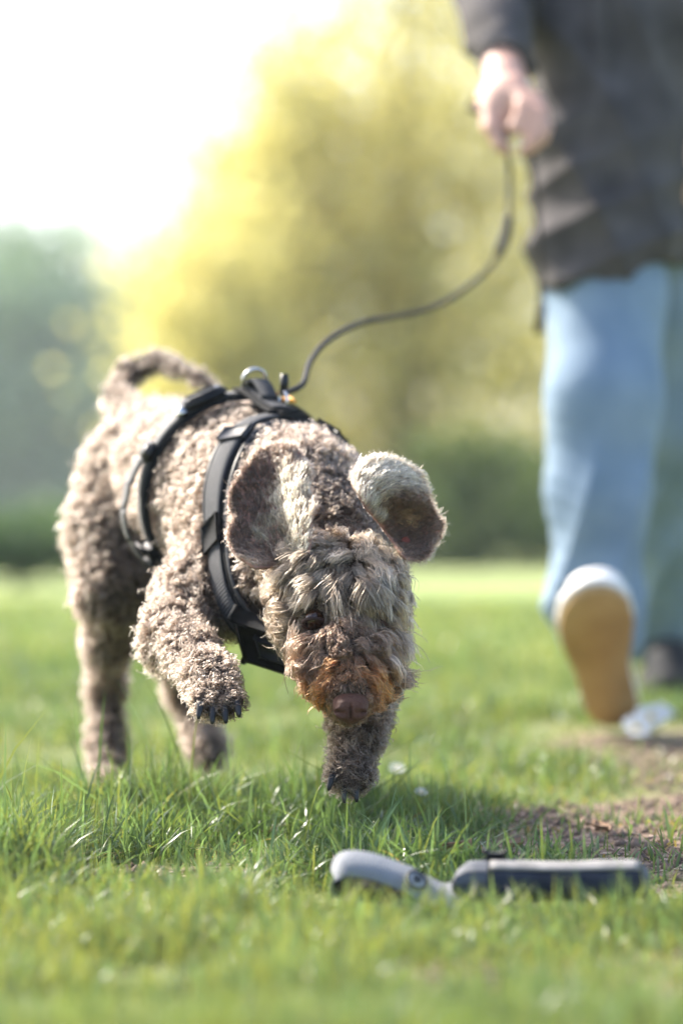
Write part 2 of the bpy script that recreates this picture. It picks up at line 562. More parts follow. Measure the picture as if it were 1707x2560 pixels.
class Field:
    """smooth union of round cones and ellipsoids, turned into one closed skin"""

    def __init__(self, lo, hi, vox):
        self.lo = np.asarray(lo, float)
        self.v = vox
        self.n = np.ceil((np.asarray(hi) - self.lo) / vox).astype(int) + 1
        self.a = np.full(self.n, 0.5, np.float32)

    def _sub(self, lo, hi):
        i0 = np.clip(np.floor((lo - self.lo) / self.v).astype(int), 0, self.n)
        i1 = np.clip(np.ceil((hi - self.lo) / self.v).astype(int) + 1, 0, self.n)
        sl = tuple(slice(a, b) for a, b in zip(i0, i1))
        ax = [self.lo[k] + self.v * np.arange(i0[k], i1[k]) for k in range(3)]
        G = np.stack(np.meshgrid(*ax, indexing='ij'), -1)
        return sl, G

    def _join(self, sl, d, k):
        a = self.a[sl]
        h = np.maximum(k - np.abs(a - d), 0) / k
        self.a[sl] = np.minimum(a, d) - h * h * k * 0.25

    def cone(self, p0, p1, r0, r1, k=0.02):
        p0 = np.asarray(p0, float); p1 = np.asarray(p1, float)
        m = max(r0, r1) + 2.2 * k + 2 * self.v
        sl, G = self._sub(np.minimum(p0, p1) - m, np.maximum(p0, p1) + m)
        if 0 in G.shape:
            return
        ab = p1 - p0
        t = np.clip(((G - p0) @ ab) / max(ab @ ab, 1e-12), 0, 1)
        d = np.linalg.norm(G - p0 - t[..., None] * ab, axis=-1) - (r0 + (r1 - r0) * t)
        self._join(sl, d, k)

    def chain(self, P, R, k=0.02):
        for i in range(len(P) - 1):
            self.cone(P[i], P[i + 1], R[i], R[i + 1], k)

    def ell(self, c, rad, axes=None, k=0.02, cut=False):
        c = np.asarray(c, float); rad = np.asarray(rad, float)
        m = rad.max() + 2.2 * k + 2 * self.v
        sl, G = self._sub(c - m, c + m)
        if 0 in G.shape:
            return
        Q = G - c
        if axes is not None:
            Q = Q @ np.asarray(axes, float).T
        q = np.linalg.norm(Q / rad, axis=-1)
        q2 = np.linalg.norm(Q / rad ** 2, axis=-1)
        d = q * (q - 1) / np.maximum(q2, 1e-6)
        if cut:
            a = self.a[sl]
            d = -d
            h = np.maximum(k - np.abs(a - d), 0) / k
            self.a[sl] = np.maximum(a, d) + h * h * k * 0.25
        else:
            self._join(sl, d, k)

    def grid(self):
        ax = [self.lo[k] + self.v * np.arange(self.n[k]) for k in range(3)]
        return np.stack(np.meshgrid(*ax, indexing='ij'), -1)

    def surface(self, smooth=2):
        a = self.a
        ins = a < 0
        c = [ins[i:a.shape[0] - 1 + i, j:a.shape[1] - 1 + j, k:a.shape[2] - 1 + k] for i in (0, 1) for j in (0, 1) for k in (0, 1)]
        al = np.logical_and.reduce(c)
        an = np.logical_or.reduce(c)
        act = an & ~al
        idx = np.argwhere(act)
        num = np.full(act.shape, -1, np.int64)
        num[act] = np.arange(len(idx))
        acc = np.zeros((len(idx), 3))
        cnt = np.zeros(len(idx))
        for ax in range(3):
            for p in (0, 1):
                for q in (0, 1):
                    o = [0, 0, 0]
                    oth = [k for k in range(3) if k != ax]
                    o[oth[0]] = p; o[oth[1]] = q
                    i0 = idx + o
                    i1 = i0.copy(); i1[:, ax] += 1
                    v0 = a[tuple(i0.T)]; v1 = a[tuple(i1.T)]
                    mk = (v0 < 0) != (v1 < 0)
                    t = np.where(mk, v0 / np.where(mk, v0 - v1, 1), 0)
                    pos = i0.astype(float)
                    pos[:, ax] += t
                    acc[mk] += pos[mk]
                    cnt[mk] += 1
        V = acc / cnt[:, None] * self.v + self.lo
        F = []
        for ax in range(3):
            b, c_ = [(1, 2), (2, 0), (0, 1)][ax]
            s0 = [slice(None)] * 3; s1 = [slice(None)] * 3
            s0[ax] = slice(0, -1); s1[ax] = slice(1, None)
            ch = ins[tuple(s0)] != ins[tuple(s1)]
            e = np.argwhere(ch)
            ok = (e[:, b] > 0) & (e[:, c_] > 0) & (e[:, b] < a.shape[b] - 1) & (e[:, c_] < a.shape[c_] - 1)
            e = e[ok]
            flip = ins[tuple(e.T)]
            q = []
            for (db, dc) in ((1, 1), (0, 1), (0, 0), (1, 0)):
                x = e.copy()
                x[:, b] -= db; x[:, c_] -= dc
                q.append(num[tuple(x.T)])
            q = np.stack(q, -1)
            q[~flip] = q[~flip][:, ::-1]
            F.append(q)
        F = np.concatenate(F)
        for _ in range(smooth):
            s = np.zeros_like(V); n = np.zeros(len(V))
            for i in range(4):
                j = (i + 1) % 4
                np.add.at(s, F[:, i], V[F[:, j]]); np.add.at(n, F[:, i], 1)
                np.add.at(s, F[:, j], V[F[:, i]]); np.add.at(n, F[:, j], 1)
            V = 0.5 * V + 0.5 * s / np.maximum(n, 1)[:, None]
        return V, F


def vnormals(V, F):
    n = np.zeros_like(V)
    a = V[F[:, 1]] - V[F[:, 0]]
    b = V[F[:, 2]] - V[F[:, 0]]
    fn = np.cross(a, b)
    for i in range(F.shape[1]):
        np.add.at(n, F[:, i], fn)
    return unit(n)


# ------------------------------------------------------------------ the dog
def A(*q):
    return [at(*p) for p in q]


def build_dog_skin():
    f = Field((-0.42, 2.75, -0.02), (0.16, 3.98, 0.62), 0.0042)
    k = 0.03
    chest, ribs, ribs2, loin, rump = A((765, 1385, 3.18), (685, 1305, 3.285), (605, 1240, 3.38), (485, 1190, 3.54), (415, 1165, 3.66))
    f.chain([chest, ribs, ribs2, loin, rump], [0.086, 0.096, 0.097, 0.077, 0.079], k)
    f.ell(at(740, 1240, 3.25), (0.055, 0.07, 0.06), k=k)                # withers
    f.ell(at(720, 1490, 3.16), (0.066, 0.065, 0.060), k=k)              # breast
    f.chain(A((755, 1270, 3.22), (808, 1378, 3.17), (842, 1480, 3.12)), [0.068, 0.052, 0.046], 0.03)   # neck
    # hind leg, near (picture left)
    f.chain(A((335, 1200, 3.66), (296, 1330, 3.62), (280, 1470, 3.56)), [0.065, 0.055, 0.038], k)
    f.ell(at(238, 1390, 3.68), (0.025, 0.045, 0.055), k=0.03)
    f.chain(A((280, 1470, 3.56), (272, 1600, 3.62), (266, 1720, 3.70), (270, 1850, 3.66), (272, 1935, 3.63)), [0.038, 0.025, 0.018, 0.018, 0.018], 0.02)
    f.chain(A((272, 1940, 3.63), (275, 1985, 3.57)), [0.020, 0.019], 0.02)
    # hind leg, far (swinging through)
    f.chain(A((490, 1230, 3.64), (470, 1400, 3.58), (450, 1520, 3.58)), [0.066, 0.045, 0.034], k)
    f.chain(A((450, 1520, 3.58), (445, 1640, 3.66), (460, 1730, 3.74), (500, 1830, 3.68), (520, 1868, 3.64)), [0.034, 0.024, 0.018, 0.017, 0.018], 0.02)
    f.chain(A((520, 1868, 3.64), (528, 1890, 3.62)), [0.018, 0.013], 0.02)
    # fore leg, lifted (picture left)
    f.chain(A((575, 1400, 3.255), (495, 1500, 3.19), (438, 1585, 3.12)), [0.050, 0.038, 0.026], k)
    f.chain(A((438, 1585, 3.12), (480, 1635, 3.06), (525, 1690, 3.0)), [0.026, 0.023, 0.019], 0.02)
    f.ell(at(405, 1605, 3.13), (0.016, 0.018, 0.026), k=0.02)
    f.chain(A((522, 1690, 3.0), (545, 1740, 2.965)), [0.020, 0.018], 0.02)
    for tx, ty in ((505, 1756), (533, 1768), (562, 1766), (586, 1752)):
        f.cone(at(540, 1715, 2.98), at(tx, ty, 2.945), 0.015, 0.0105, 0.007)
    # fore leg, reaching down (behind the muzzle)
    f.chain(A((890, 1430, 3.22), (912, 1580, 3.17), (920, 1700, 3.12), (900, 1820, 3.07), (880, 1900, 3.045)), [0.052, 0.034, 0.024, 0.018, 0.018], 0.03)
    for tx, ty in ((845, 1938), (863, 1962), (888, 1960), (908, 1942)):
        f.cone(at(880, 1900, 3.04), at(tx, ty, 3.01), 0.016, 0.0105, 0.007)
    # tail
    f.chain(A((335, 1050, 3.74), (298, 1000, 3.80), (322, 935, 3.83), (385, 903, 3.83), (440, 915, 3.80), (500, 948, 3.76), (540, 972, 3.73)),
            [0.026, 0.018, 0.014, 0.012, 0.0095, 0.008, 0.006], 0.012)
    # head
    f.ell(at(842, 1488, 3.075), (0.055, 0.058, 0.050), k=0.03)
    f.chain(A((795, 1490, 3.055), (890, 1488, 3.055)), [0.040, 0.040], 0.03)
    f.cone(at(785, 1550, 3.06), at(818, 1662, 3.02), 0.029, 0.019, 0.03)
    f.cone(at(912, 1550, 3.06), at(916, 1662, 3.02), 0.029, 0.019, 0.03)
    f.chain(A((852, 1560, 3.03), (862, 1650, 2.985), (872, 1728, 2.952)), [0.037, 0.032, 0.024], 0.025)
    f.chain(A((858, 1640, 3.04), (868, 1730, 2.998), (873, 1768, 2.985)), [0.033, 0.024, 0.014], 0.02)
    f.cone(at(800, 1512, 3.022), at(905, 1512, 3.022), 0.016, 0.016, 0.02)   # brows
    f.ell(at(787, 1552, 2.985), (0.017, 0.016, 0.013), k=0.008, cut=True)
    f.ell(at(935, 1556, 2.985), (0.017, 0.016, 0.013), k=0.008, cut=True)
    V, F = f.surface(3)
    return V, F


DOG_V, DOG_F = build_dog_skin()
DOG_N = vnormals(DOG_V, DOG_F)
dog = empty('dog', tuple(at(560, 2020, 3.35) * [1, 1, 0]), 'curly grey-brown dog in a black harness bounding towards the toy', 'dog')
body = mesh_obj('body', DOG_V, DOG_F.astype(np.int32), M['skin_dog'], dog)
DOG_T = np.concatenate([DOG_F[:, [0, 1, 2]], DOG_F[:, [0, 2, 3]]])
BVH = BVHTree.FromPolygons([tuple(v) for v in DOG_V], [tuple(t) for t in DOG_F.tolist()])

HC = at(838, 1455, 3.075)
HF = unit(at(872, 1760, 2.94) - HC)
HR = unit(np.array([1.0, 0.06, -0.02]) - HF * (np.array([1.0, 0.06, -0.02]) @ HF))
HU = np.cross(HR, HF)
if HU[2] < 0:
    HU = -HU
AXIS = unit(at(415, 1170, 3.66) - at(725, 1375, 3.19))       # towards the rump


# ---- harness: straps lie on the body, so they are found by shooting rays from its core
def ring_strap(center, e1, e2, offs, lift, th0=0, th1=2 * math.pi, n=72, thick=0.003, smooth=3, closed=True):
    """strap grid following the body; offs = offsets across the strap"""
    nrm = np.cross(e1, e2)
    ths = np.linspace(th0, th1, n, endpoint=not closed)
    R = np.zeros((len(offs), n))
    for i, o in enumerate(offs):
        for j, t in enumerate(ths):
            d = math.cos(t) * e1 + math.sin(t) * e2
            hit = BVH.ray_cast(Vector(center + nrm * o), Vector(d), 0.4)
            R[i, j] = hit[3] if hit[0] is not None else 0.12
    R = np.minimum(R, np.median(R) * 1.28)
    for _ in range(smooth):
        if closed:
            R = 0.5 * R + 0.25 * (np.roll(R, 1, 1) + np.roll(R, -1, 1))
        else:
            P = np.pad(R, ((0, 0), (1, 1)), 'edge')
            R = 0.5 * R + 0.25 * (P[:, 2:] + P[:, :-2])
    Rm = R.mean(0, keepdims=True)
    R = 0.6 * R + 0.4 * Rm
    D = np.cos(ths)[:, None] * e1 + np.sin(ths)[:, None] * e2
    m = len(offs)
    inn = np.array([[center + nrm * offs[i] + D[j] * (R[i, j] + lift) for j in range(n)] for i in range(m)])
    out = np.array([[center + nrm * offs[i] + D[j] * (R[i, j] + lift + thick) for j in range(n)] for i in range(m)])
    return grid_slab(inn, out, closed), out, ths


def grid_slab(inn, out, closed=False):
    m, n = inn.shape[:2]
    V = np.concatenate([out.reshape(-1, 3), inn.reshape(-1, 3)])
    F, UV = [], []
    o = m * n
    jn = n if closed else n - 1
    for i in range(m - 1):
        for j in range(jn):
            k = (j + 1) % n
            F.append((i * n + j, i * n + k, (i + 1) * n + k, (i + 1) * n + j))
            F.append((o + i * n + j, o + (i + 1) * n + j, o + (i + 1) * n + k, o + i * n + k))
    for j in range(jn):
        k = (j + 1) % n
        F.append((j, o + j, o + k, k))
        F.append(((m - 1) * n + j, (m - 1) * n + k, o + (m - 1) * n + k, o + (m - 1) * n + j))
    if not closed:
        for i in range(m - 1):
            F.append((i * n, (i + 1) * n, o + (i + 1) * n, o + i * n))
            e = n - 1
            F.append((i * n + e, o + i * n + e, o + (i + 1) * n + e, (i + 1) * n + e))
    return V, F


def strap_obj(name, VF, ulen, vlen, mat, parent, m, n):
    """mesh with UVs in metres along / across the strap"""
    V, F = VF
    o = mesh_obj(name, V, F, mat, parent)
    me = o.data
    uv = me.uv_layers.new(name='UVMap')
    idx = np.zeros(len(me.loops), np.int32)
    me.loops.foreach_get('vertex_index', idx)
    li = idx % (m * n)
    u = (li % n) / max(n - 1, 1) * ulen
    v = (li // n) / max(m - 1, 1) * vlen
    uv.data.foreach_set('uv', np.stack([u, v], -1).ravel())
    return o


def rbox(c, ax, ay, az, sx, sy, sz, b=0.25):
    """box with chamfered edges; half sizes s*, axes a*"""
    import bmesh
    bm = bmesh.new()
    bmesh.ops.create_cube(bm, size=2.0)
    Mx = np.stack([np.asarray(ax) * sx, np.asarray(ay) * sy, np.asarray(az) * sz], 1)
    for v in bm.verts:
        v.co = Vector(Mx @ np.array(v.co) + np.asarray(c))
    bmesh.ops.bevel(bm, geom=bm.edges[:], offset=b * min(sx, sy, sz) * 2, segments=2, affect='EDGES')
    bm.verts.index_update()
    V = np.array([v.co[:] for v in bm.verts])
    F = [tuple(v.index for v in f.verts) for f in bm.faces]
    bm.free()
    return V, F


harness = empty('dog_harness', tuple(at(700, 1020, 3.3)), 'black padded dog harness with grey webbing on the curly dog', 'harness')
STRAPS = []          # (points, half width) where the coat is pressed flat

# girth strap behind the shoulders
Cg = at(612, 1235, 3.385)
eg1 = unit(np.cross(AXIS, [0, 0, 1.0]))            # sideways
if eg1[0] > 0:
    eg1 = -eg1                                     # picture left
eg2 = unit(np.cross(eg1, AXIS))
if eg2[2] < 0:
    eg2 = -eg2
nn = 80
VF, outg, thg = ring_strap(Cg, eg1, eg2, np.linspace(-0.019, 0.019, 5), 0.0085, n=nn, thick=0.0035)
strap_obj('girth_pad', VF, 0.66, 0.038, M['pad'], harness, 5, nn)
STRAPS.append((outg[2], 0.020))
VF, outw, _ = ring_strap(Cg, eg1, eg2, np.linspace(-0.0115, 0.0115, 3), 0.0130, n=nn, thick=0.0022)
strap_obj('girth_webbing', VF, 0.66, 0.023, M['webgrey'], harness, 3, nn)

# neck and chest ring in front of the shoulders: laid on the skin along measured points
def skin_path(ctrl, n, closed=True):
    P = np.array([at(*c) for c in ctrl])
    if closed:
        P = np.vstack([P, P[:1]])
    P = catmull(P, n)
    L_, N_ = [], []
    for p in P:
        loc, nr, _, _ = BVH.find_nearest(Vector(p))
        L_.append(loc[:]); N_.append(nr[:])
    L_, N_ = np.array(L_), np.array(N_)
    for _ in range(6):
        for X in (L_, N_):
            if closed:
                X[:] = 0.5 * X + 0.25 * (np.roll(X, 1, 0) + np.roll(X, -1, 0))
            else:
                X[1:-1] = 0.5 * X[1:-1] + 0.25 * (X[2:] + X[:-2])
    return L_, unit(N_)


def skin_strap(L_, N_, offs, lift, thick, bow=0.0):
    """grid slab along a skin path; offs across; the edges hug the body"""
    T = unit(np.gradient(L_, axis=0))
    W = unit(np.cross(T, N_))
    inn = np.array([L_ + W * o + N_ * (lift - bow * (o / max(abs(offs[0]), 1e-6)) ** 2) for o in offs])
    out = inn + N_[None] * thick
    return inn, out


nn2 = 96
chest_ctrl = [(700, 1105, 3.30), (640, 1125, 3.27), (606, 1175, 3.235), (584, 1260, 3.20), (580, 1350, 3.17), (592, 1440, 3.145), (618, 1540, 3.12), (660, 1625, 3.10),
              (760, 1640, 3.09), (860, 1580, 3.10), (925, 1460, 3.15), (930, 1340, 3.20), (890, 1220, 3.25), (830, 1140, 3.285), (765, 1100, 3.30)]
cL, cN = skin_path(chest_ctrl, nn2)
inn, outn = skin_strap(cL, cN, np.linspace(-0.020, 0.020, 7), 0.0085, 0.0032, 0.003)
strap_obj('chest_pad', grid_slab(inn, outn), 0.7, 0.040, M['pad'], harness, 7, nn2)
STRAPS.append((cL, 0.023))
inn, outn2 = skin_strap(cL, cN, np.linspace(-0.013, 0.013, 5), 0.0125, 0.0016, 0.0012)
strap_obj('chest_webbing', grid_slab(inn, outn2), 0.7, 0.026, M['web'], harness, 5, nn2)
for e in (0, 6):
    mesh_obj('piping', *tube(outn[e] - cN * 0.002, 0.0032, 8, False), M['plastic'], harness)


def ring_point(out, ths, deg):
    j = int(np.argmin(np.abs(ths - math.radians(deg) % (2 * math.pi))))
    m = out.shape[0] // 2
    p = out[m, j]
    tg = unit(out[m, (j + 1) % out.shape[1]] - out[m, j - 1])
    w = unit(out[-1, j] - out[0, j])
    nr = np.cross(tg, w)
    return p, tg, w, nr


def outward(p, c, nr):
    return nr if (p - c) @ nr > 0 else -nr


# spine strap joining both rings along the back
pg, *_ = ring_point(outg, thg, 90)
pn = outn[3, 0]
sp = []
for t in np.linspace(-0.12, 1.06, 14):
    q = pg + (pn - pg) * t
    up = np.array([0, 0, 1.0])
    h = BVH.ray_cast(Vector(q + up * 0.15), Vector((0, 0, -1)), 0.4)
    z = h[0].z if h[0] is not None and h[0].z > q[2] - 0.06 else q[2] - 0.01
    sp.append(np.array([q[0], q[1], max(z + 0.014, q[2] - 0.010)]))
sp = catmull(sp, 30)
spd = unit(pn - pg)
spw = unit(np.cross(spd, [0, 0, 1.0]))
inn = np.array([sp + spw * o for o in (-0.018, 0, 0.018)])
out = inn + np.array([0, 0, 0.0045])
strap_obj('spine_pad', grid_slab(inn, out), 0.16, 0.036, M['pad'], harness, 3, 30)
STRAPS.append((sp, 0.02))
inn2 = np.array([sp[2:-2] + spw * o + [0, 0, 0.0055] for o in (-0.011, 0.011)])
strap_obj('spine_webbing', grid_slab(inn2, inn2 + np.array([0, 0, 0.002])), 0.14, 0.022, M['web'], harness, 2, 26)
# carry handle arching over the spine strap
hp = [sp[3] + [0, 0, 0.006], sp[6] + [0, 0, 0.012], sp[10] + [0, 0, 0.017], sp[14] + [0, 0, 0.014], sp[18] + [0, 0, 0.007]]
hp = catmull(hp, 20)
inn = np.array([hp + spw * o for o in (-0.010, 0.010)])
strap_obj('handle', grid_slab(inn, inn + np.array([0, 0, 0.004])), 0.1, 0.02, M['web'], harness, 2, 20)
# orange tag on the right side of the back
tc_ = sp[17] + spw * (0.02 if (spw[0] > 0) else -0.02) + [0, 0, 0.009]
mesh_obj('tag', *rbox(tc_, spd, spw, np.array([0, 0, 1.0]), 0.016, 0.006, 0.0012), M['orange'], harness)
# steel D ring
rc = sp[6] + [0, 0, 0.016]
a = np.linspace(0, 2 * math.pi, 33)
ringP = np.array([rc + spw * 0.014 * math.cos(t) + (np.array([0, 0, 1.0]) * 0.94 + spd * 0.3) * 0.014 * max(math.sin(t), -0.75) for t in a])
mesh_obj('d_ring', *tube(ringP, 0.0024, 8, False), M['metal'], harness)
LEASH_AT = sp[20] + [0.012, 0, 0.016]
a = np.linspace(0, 2 * math.pi, 25)
ringP = np.array([LEASH_AT - [0, 0, 0.006] + spd * 0.010 * math.cos(t) + np.array([0, 0, 1.0]) * 0.010 * math.sin(t) for t in a])
mesh_obj('leash_ring', *tube(ringP, 0.0018, 8, False), M['metal'], harness)
# side buckle, slider and adjusters on the girth strap
for deg, L, mat, nm in ((62, 0.027, 'plastic', 'buckle'), (48, 0.007, 'metal', 'slider'), (22, 0.012, 'plastic', 'slider'), (-30, 0.008, 'plastic', 'slider')):
    p, tg, w, nr = ring_point(outw, thg, deg)
    nr = outward(p, Cg, nr)
    b = mesh_obj(nm, *rbox(p + nr * 0.003, tg, w, nr, L, 0.0155, 0.005, 0.35), M[mat], harness)
    if nm == 'buckle':
        for s in (-1, 1):
            mesh_obj('clip_prong', *rbox(p + nr * 0.008 + w * s * 0.010, tg, w, nr, L * 0.7, 0.0028, 0.0022, 0.4), M['plastic'], b)
# loose tail of the girth strap hanging off the flank
tail = []
for deg in np.linspace(20, -52, 22):
    p, tg, w, nr = ring_point(outw, thg, deg)
    nr = outward(p, Cg, nr)
    f_ = math.sin((20 - deg) / 72 * math.pi)
    tail.append(p + nr * (0.003 + 0.016 * f_) + AXIS * 0.006)
tail = catmull(tail, 30)
inn = np.array([tail + AXIS * o for o in (-0.011, 0.011)])
wv = unit(np.cross(np.gradient(tail, axis=0), AXIS))
strap_obj('strap_end', grid_slab(inn, inn + wv[None] * 0.002), 0.2, 0.022, M['webgrey'], harness, 2, 30)
# adjusters where the chest ring meets the shoulder
def chest_frame(x, y, d):
    j = int(np.argmin(np.linalg.norm(cL - at(x, y, d), axis=1)))
    tg = unit(cL[(j + 1) % nn2] - cL[j - 1])
    nr = cN[j]
    return outn2[2, j], tg, unit(np.cross(tg, nr)), nr


for (x, y, d), L, mat in (((618, 1150, 3.25), 0.011, 'webgrey'), ((580, 1345, 3.17), 0.016, 'pad'), ((800, 1120, 3.29), 0.014, 'plastic'), ((700, 1105, 3.30), 0.013, 'plastic')):
    p, tg, w, nr = chest_frame(x, y, d)
    mesh_obj('adjuster', *rbox(p + nr * 0.001, tg, w, nr, L, 0.0160, 0.0015, 0.4), M[mat], harness)
# free strap and toggle crossing the top of the neck
top = catmull(A((690, 1098, 3.285), (740, 1090, 3.27), (800, 1118, 3.255), (860, 1165, 3.245), (884, 1195, 3.24)), 24)
strap_tube_pts = top
mesh_obj('neck_cord', *tube(top, 0.0042, 8), M['plastic'], harness)
mesh_obj('toggle', *rbox(at(872, 1192, 3.235), np.array([0.7, 0, -0.7]), np.array([0, 1.0, 0]), np.array([0.7, 0, 0.7]), 0.012, 0.008, 0.008, 0.45), M['plastic'], harness)
# chest plate low between the fore legs
p, tg, w, nr = chest_frame(650, 1610, 3.10)
mesh_obj('chest_plate', *rbox(p - nr * 0.002, tg, w, nr, 0.030, 0.032, 0.005, 0.45), M['pad'], harness)
mesh_obj('chest_strap_end', *rbox(p + nr * 0.005 + tg * 0.012, tg, w, nr, 0.018, 0.014, 0.0022, 0.4), M['web'], harness)


# ---- coat
def hair_curves(name, P, R, C, parent, mat):
    """P (n,k,3) points, R (k,) or (n,k) radii, C (n,k,3) colours"""
    n, k = P.shape[:2]
    c = bpy.data.hair_curves.new(name)
    c.add_curves([k] * n)
    c.attributes['position'].data.foreach_set('vector', P.astype(np.float32).ravel())
    ra = c.attributes.get('radius') or c.attributes.new('radius', 'FLOAT', 'POINT')
    ra.data.foreach_set('value', np.broadcast_to(R, (n, k)).astype(np.float32).ravel())
    ca = c.attributes.new('Col', 'FLOAT_COLOR', 'POINT')
    cc = np.ones((n, k, 4), np.float32)
    cc[..., :3] = C
    ca.data.foreach_set('color', cc.ravel())
    c.materials.append(mat)
    o = bpy.data.objects.new(name, c)
    link(o, parent)
    o['kind'] = 'stuff'
    return o


def sample(V, T, N, n, w=None):
    a, b, c = V[T[:, 0]], V[T[:, 1]], V[T[:, 2]]
    ar = np.linalg.norm(np.cross(b - a, c - a), axis=1)
    if w is not None:
        ar = ar * w((a + b + c) / 3, unit(N[T[:, 0]] + N[T[:, 1]] + N[T[:, 2]]))
    cs = np.cumsum(ar)
    i = np.searchsorted(cs, rng.random(n) * cs[-1])
    i = np.minimum(i, len(T) - 1)
    u, v = rng.random(n), rng.random(n)
    s = u + v > 1
    u[s], v[s] = 1 - u[s], 1 - v[s]
    P = a[i] + u[:, None] * (b[i] - a[i]) + v[:, None] * (c[i] - a[i])
    Q = unit(N[T[i, 0]] * (1 - u - v)[:, None] + N[T[i, 1]] * u[:, None] + N[T[i, 2]] * v[:, None])
    return P, Q


def nearest(P, G):
    kd = KDTree(len(G))
    for i, g in enumerate(G):
        kd.insert(g, i)
    kd.balance()
    return np.array([kd.find(p)[1] for p in P])


def grow(Rt, Nt, Gp, Gn, par, K=9, frizz=0.0016, strand=3):
    """locks: every hair follows its lock's guide, drawn together towards the tip, curling"""
    n = len(Rt)
    g = nearest(Rt, Gp)
    q = par(Gp, Gn)
    s = np.linspace(0, 1, K)[None, :, None]
    L = (q['len'][g] * rng.uniform(0.72, 1.12, n))[:, None, None]
    comb = q['dir'][g]
    comb = unit(comb - Nt * (comb * Nt).sum(1, keepdims=True) * 0.8)[:, None, :]
    nr = unit(0.65 * Nt + 0.35 * Gn[g])[:, None, :]
    tilt = q['tilt'][g][:, None, None]
    # axis leaves the skin along the normal and lies over along the comb direction
    ax = nr * (s * (1 - tilt * 0.9 * s)) + comb * (tilt * (0.35 * s + 0.65 * s * s))
    P = Rt[:, None, :] + ax * L
    # draw together
    cl = q['clump'][g][:, None, None] * rng.uniform(0.6, 1.12, (n, 1, 1)) * s ** 1.1
    P = P - (Rt - Gp[g])[:, None, :] * cl
    # curl
    e1 = unit(np.cross(comb, nr))
    e2 = np.cross(comb, e1)
    ph = (q['phase'][g] + rng.normal(0, 0.5, n))[:, None, None]
    fr = q['freq'][g][:, None, None]
    cr = (q['curl'][g] * rng.uniform(0.7, 1.25, n))[:, None, None]
    amp = cr * np.minimum(1, s * 2.2)
    P = P + amp * (np.cos(ph + fr * 6.283 * s) - np.cos(ph)) * e1 + amp * 0.8 * (np.sin(ph + fr * 6.283 * s) - np.sin(ph)) * e2
    frz = (frizz * q['frizz'][g])[:, None, None] if 'frizz' in q else frizz
    P = P + rng.normal(0, 1, (n, K, 3)) * frz * s * 0.5 + rng.normal(0, 1, (n, 1, 3)) * frz * s * 1.5
    c0, c1 = q['root'][g], q['tip'][g]
    v = np.exp(rng.normal(0, 0.5, (n, 1)))
    sc = s ** 1.35
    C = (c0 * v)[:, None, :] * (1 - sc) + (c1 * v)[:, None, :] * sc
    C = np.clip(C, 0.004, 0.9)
    stray = rng.random(n) < 0.03
    P[stray] = Rt[stray][:, None] + (P[stray] - Rt[stray][:, None]) * 1.35 + rng.normal(0, 0.003, (stray.sum(), 1, 3)) * s
    if strand > 1:                     # every strand is a few hairs lying side by side
        off = rng.normal(0, 1, (n, strand, 1, 3)) * 0.00042 * (1 - 0.55 * s[:, None])
        P = (P[:, None] + off).reshape(n * strand, K, 3)
        C = np.repeat(C, strand, 0)
    return P, C


def head_coords(P):
    D = P - HC
    return D @ HF, D @ HU, D @ HR


CLAWS = np.array([at(x, y, 2.94) for x, y in ((502, 1757), (532, 1770), (562, 1768), (592, 1753))] + [at(x, y, 3.005) for x, y in ((832, 1938), (861, 1968), (888, 1966))])
EYE = at(785, 1548, 2.99)
EYE2 = at(938, 1556, 2.99)
NOSE = at(874, 1768, 2.925)


def head_weight(P):
    a, b, c = head_coords(P)
    d = np.sqrt((a - 0.05) ** 2 * 0.55 + b ** 2 + c ** 2)
    return sstep(0.125, 0.085, d) * sstep(-0.075, -0.03, a) * (P[:, 1] < 3.16)


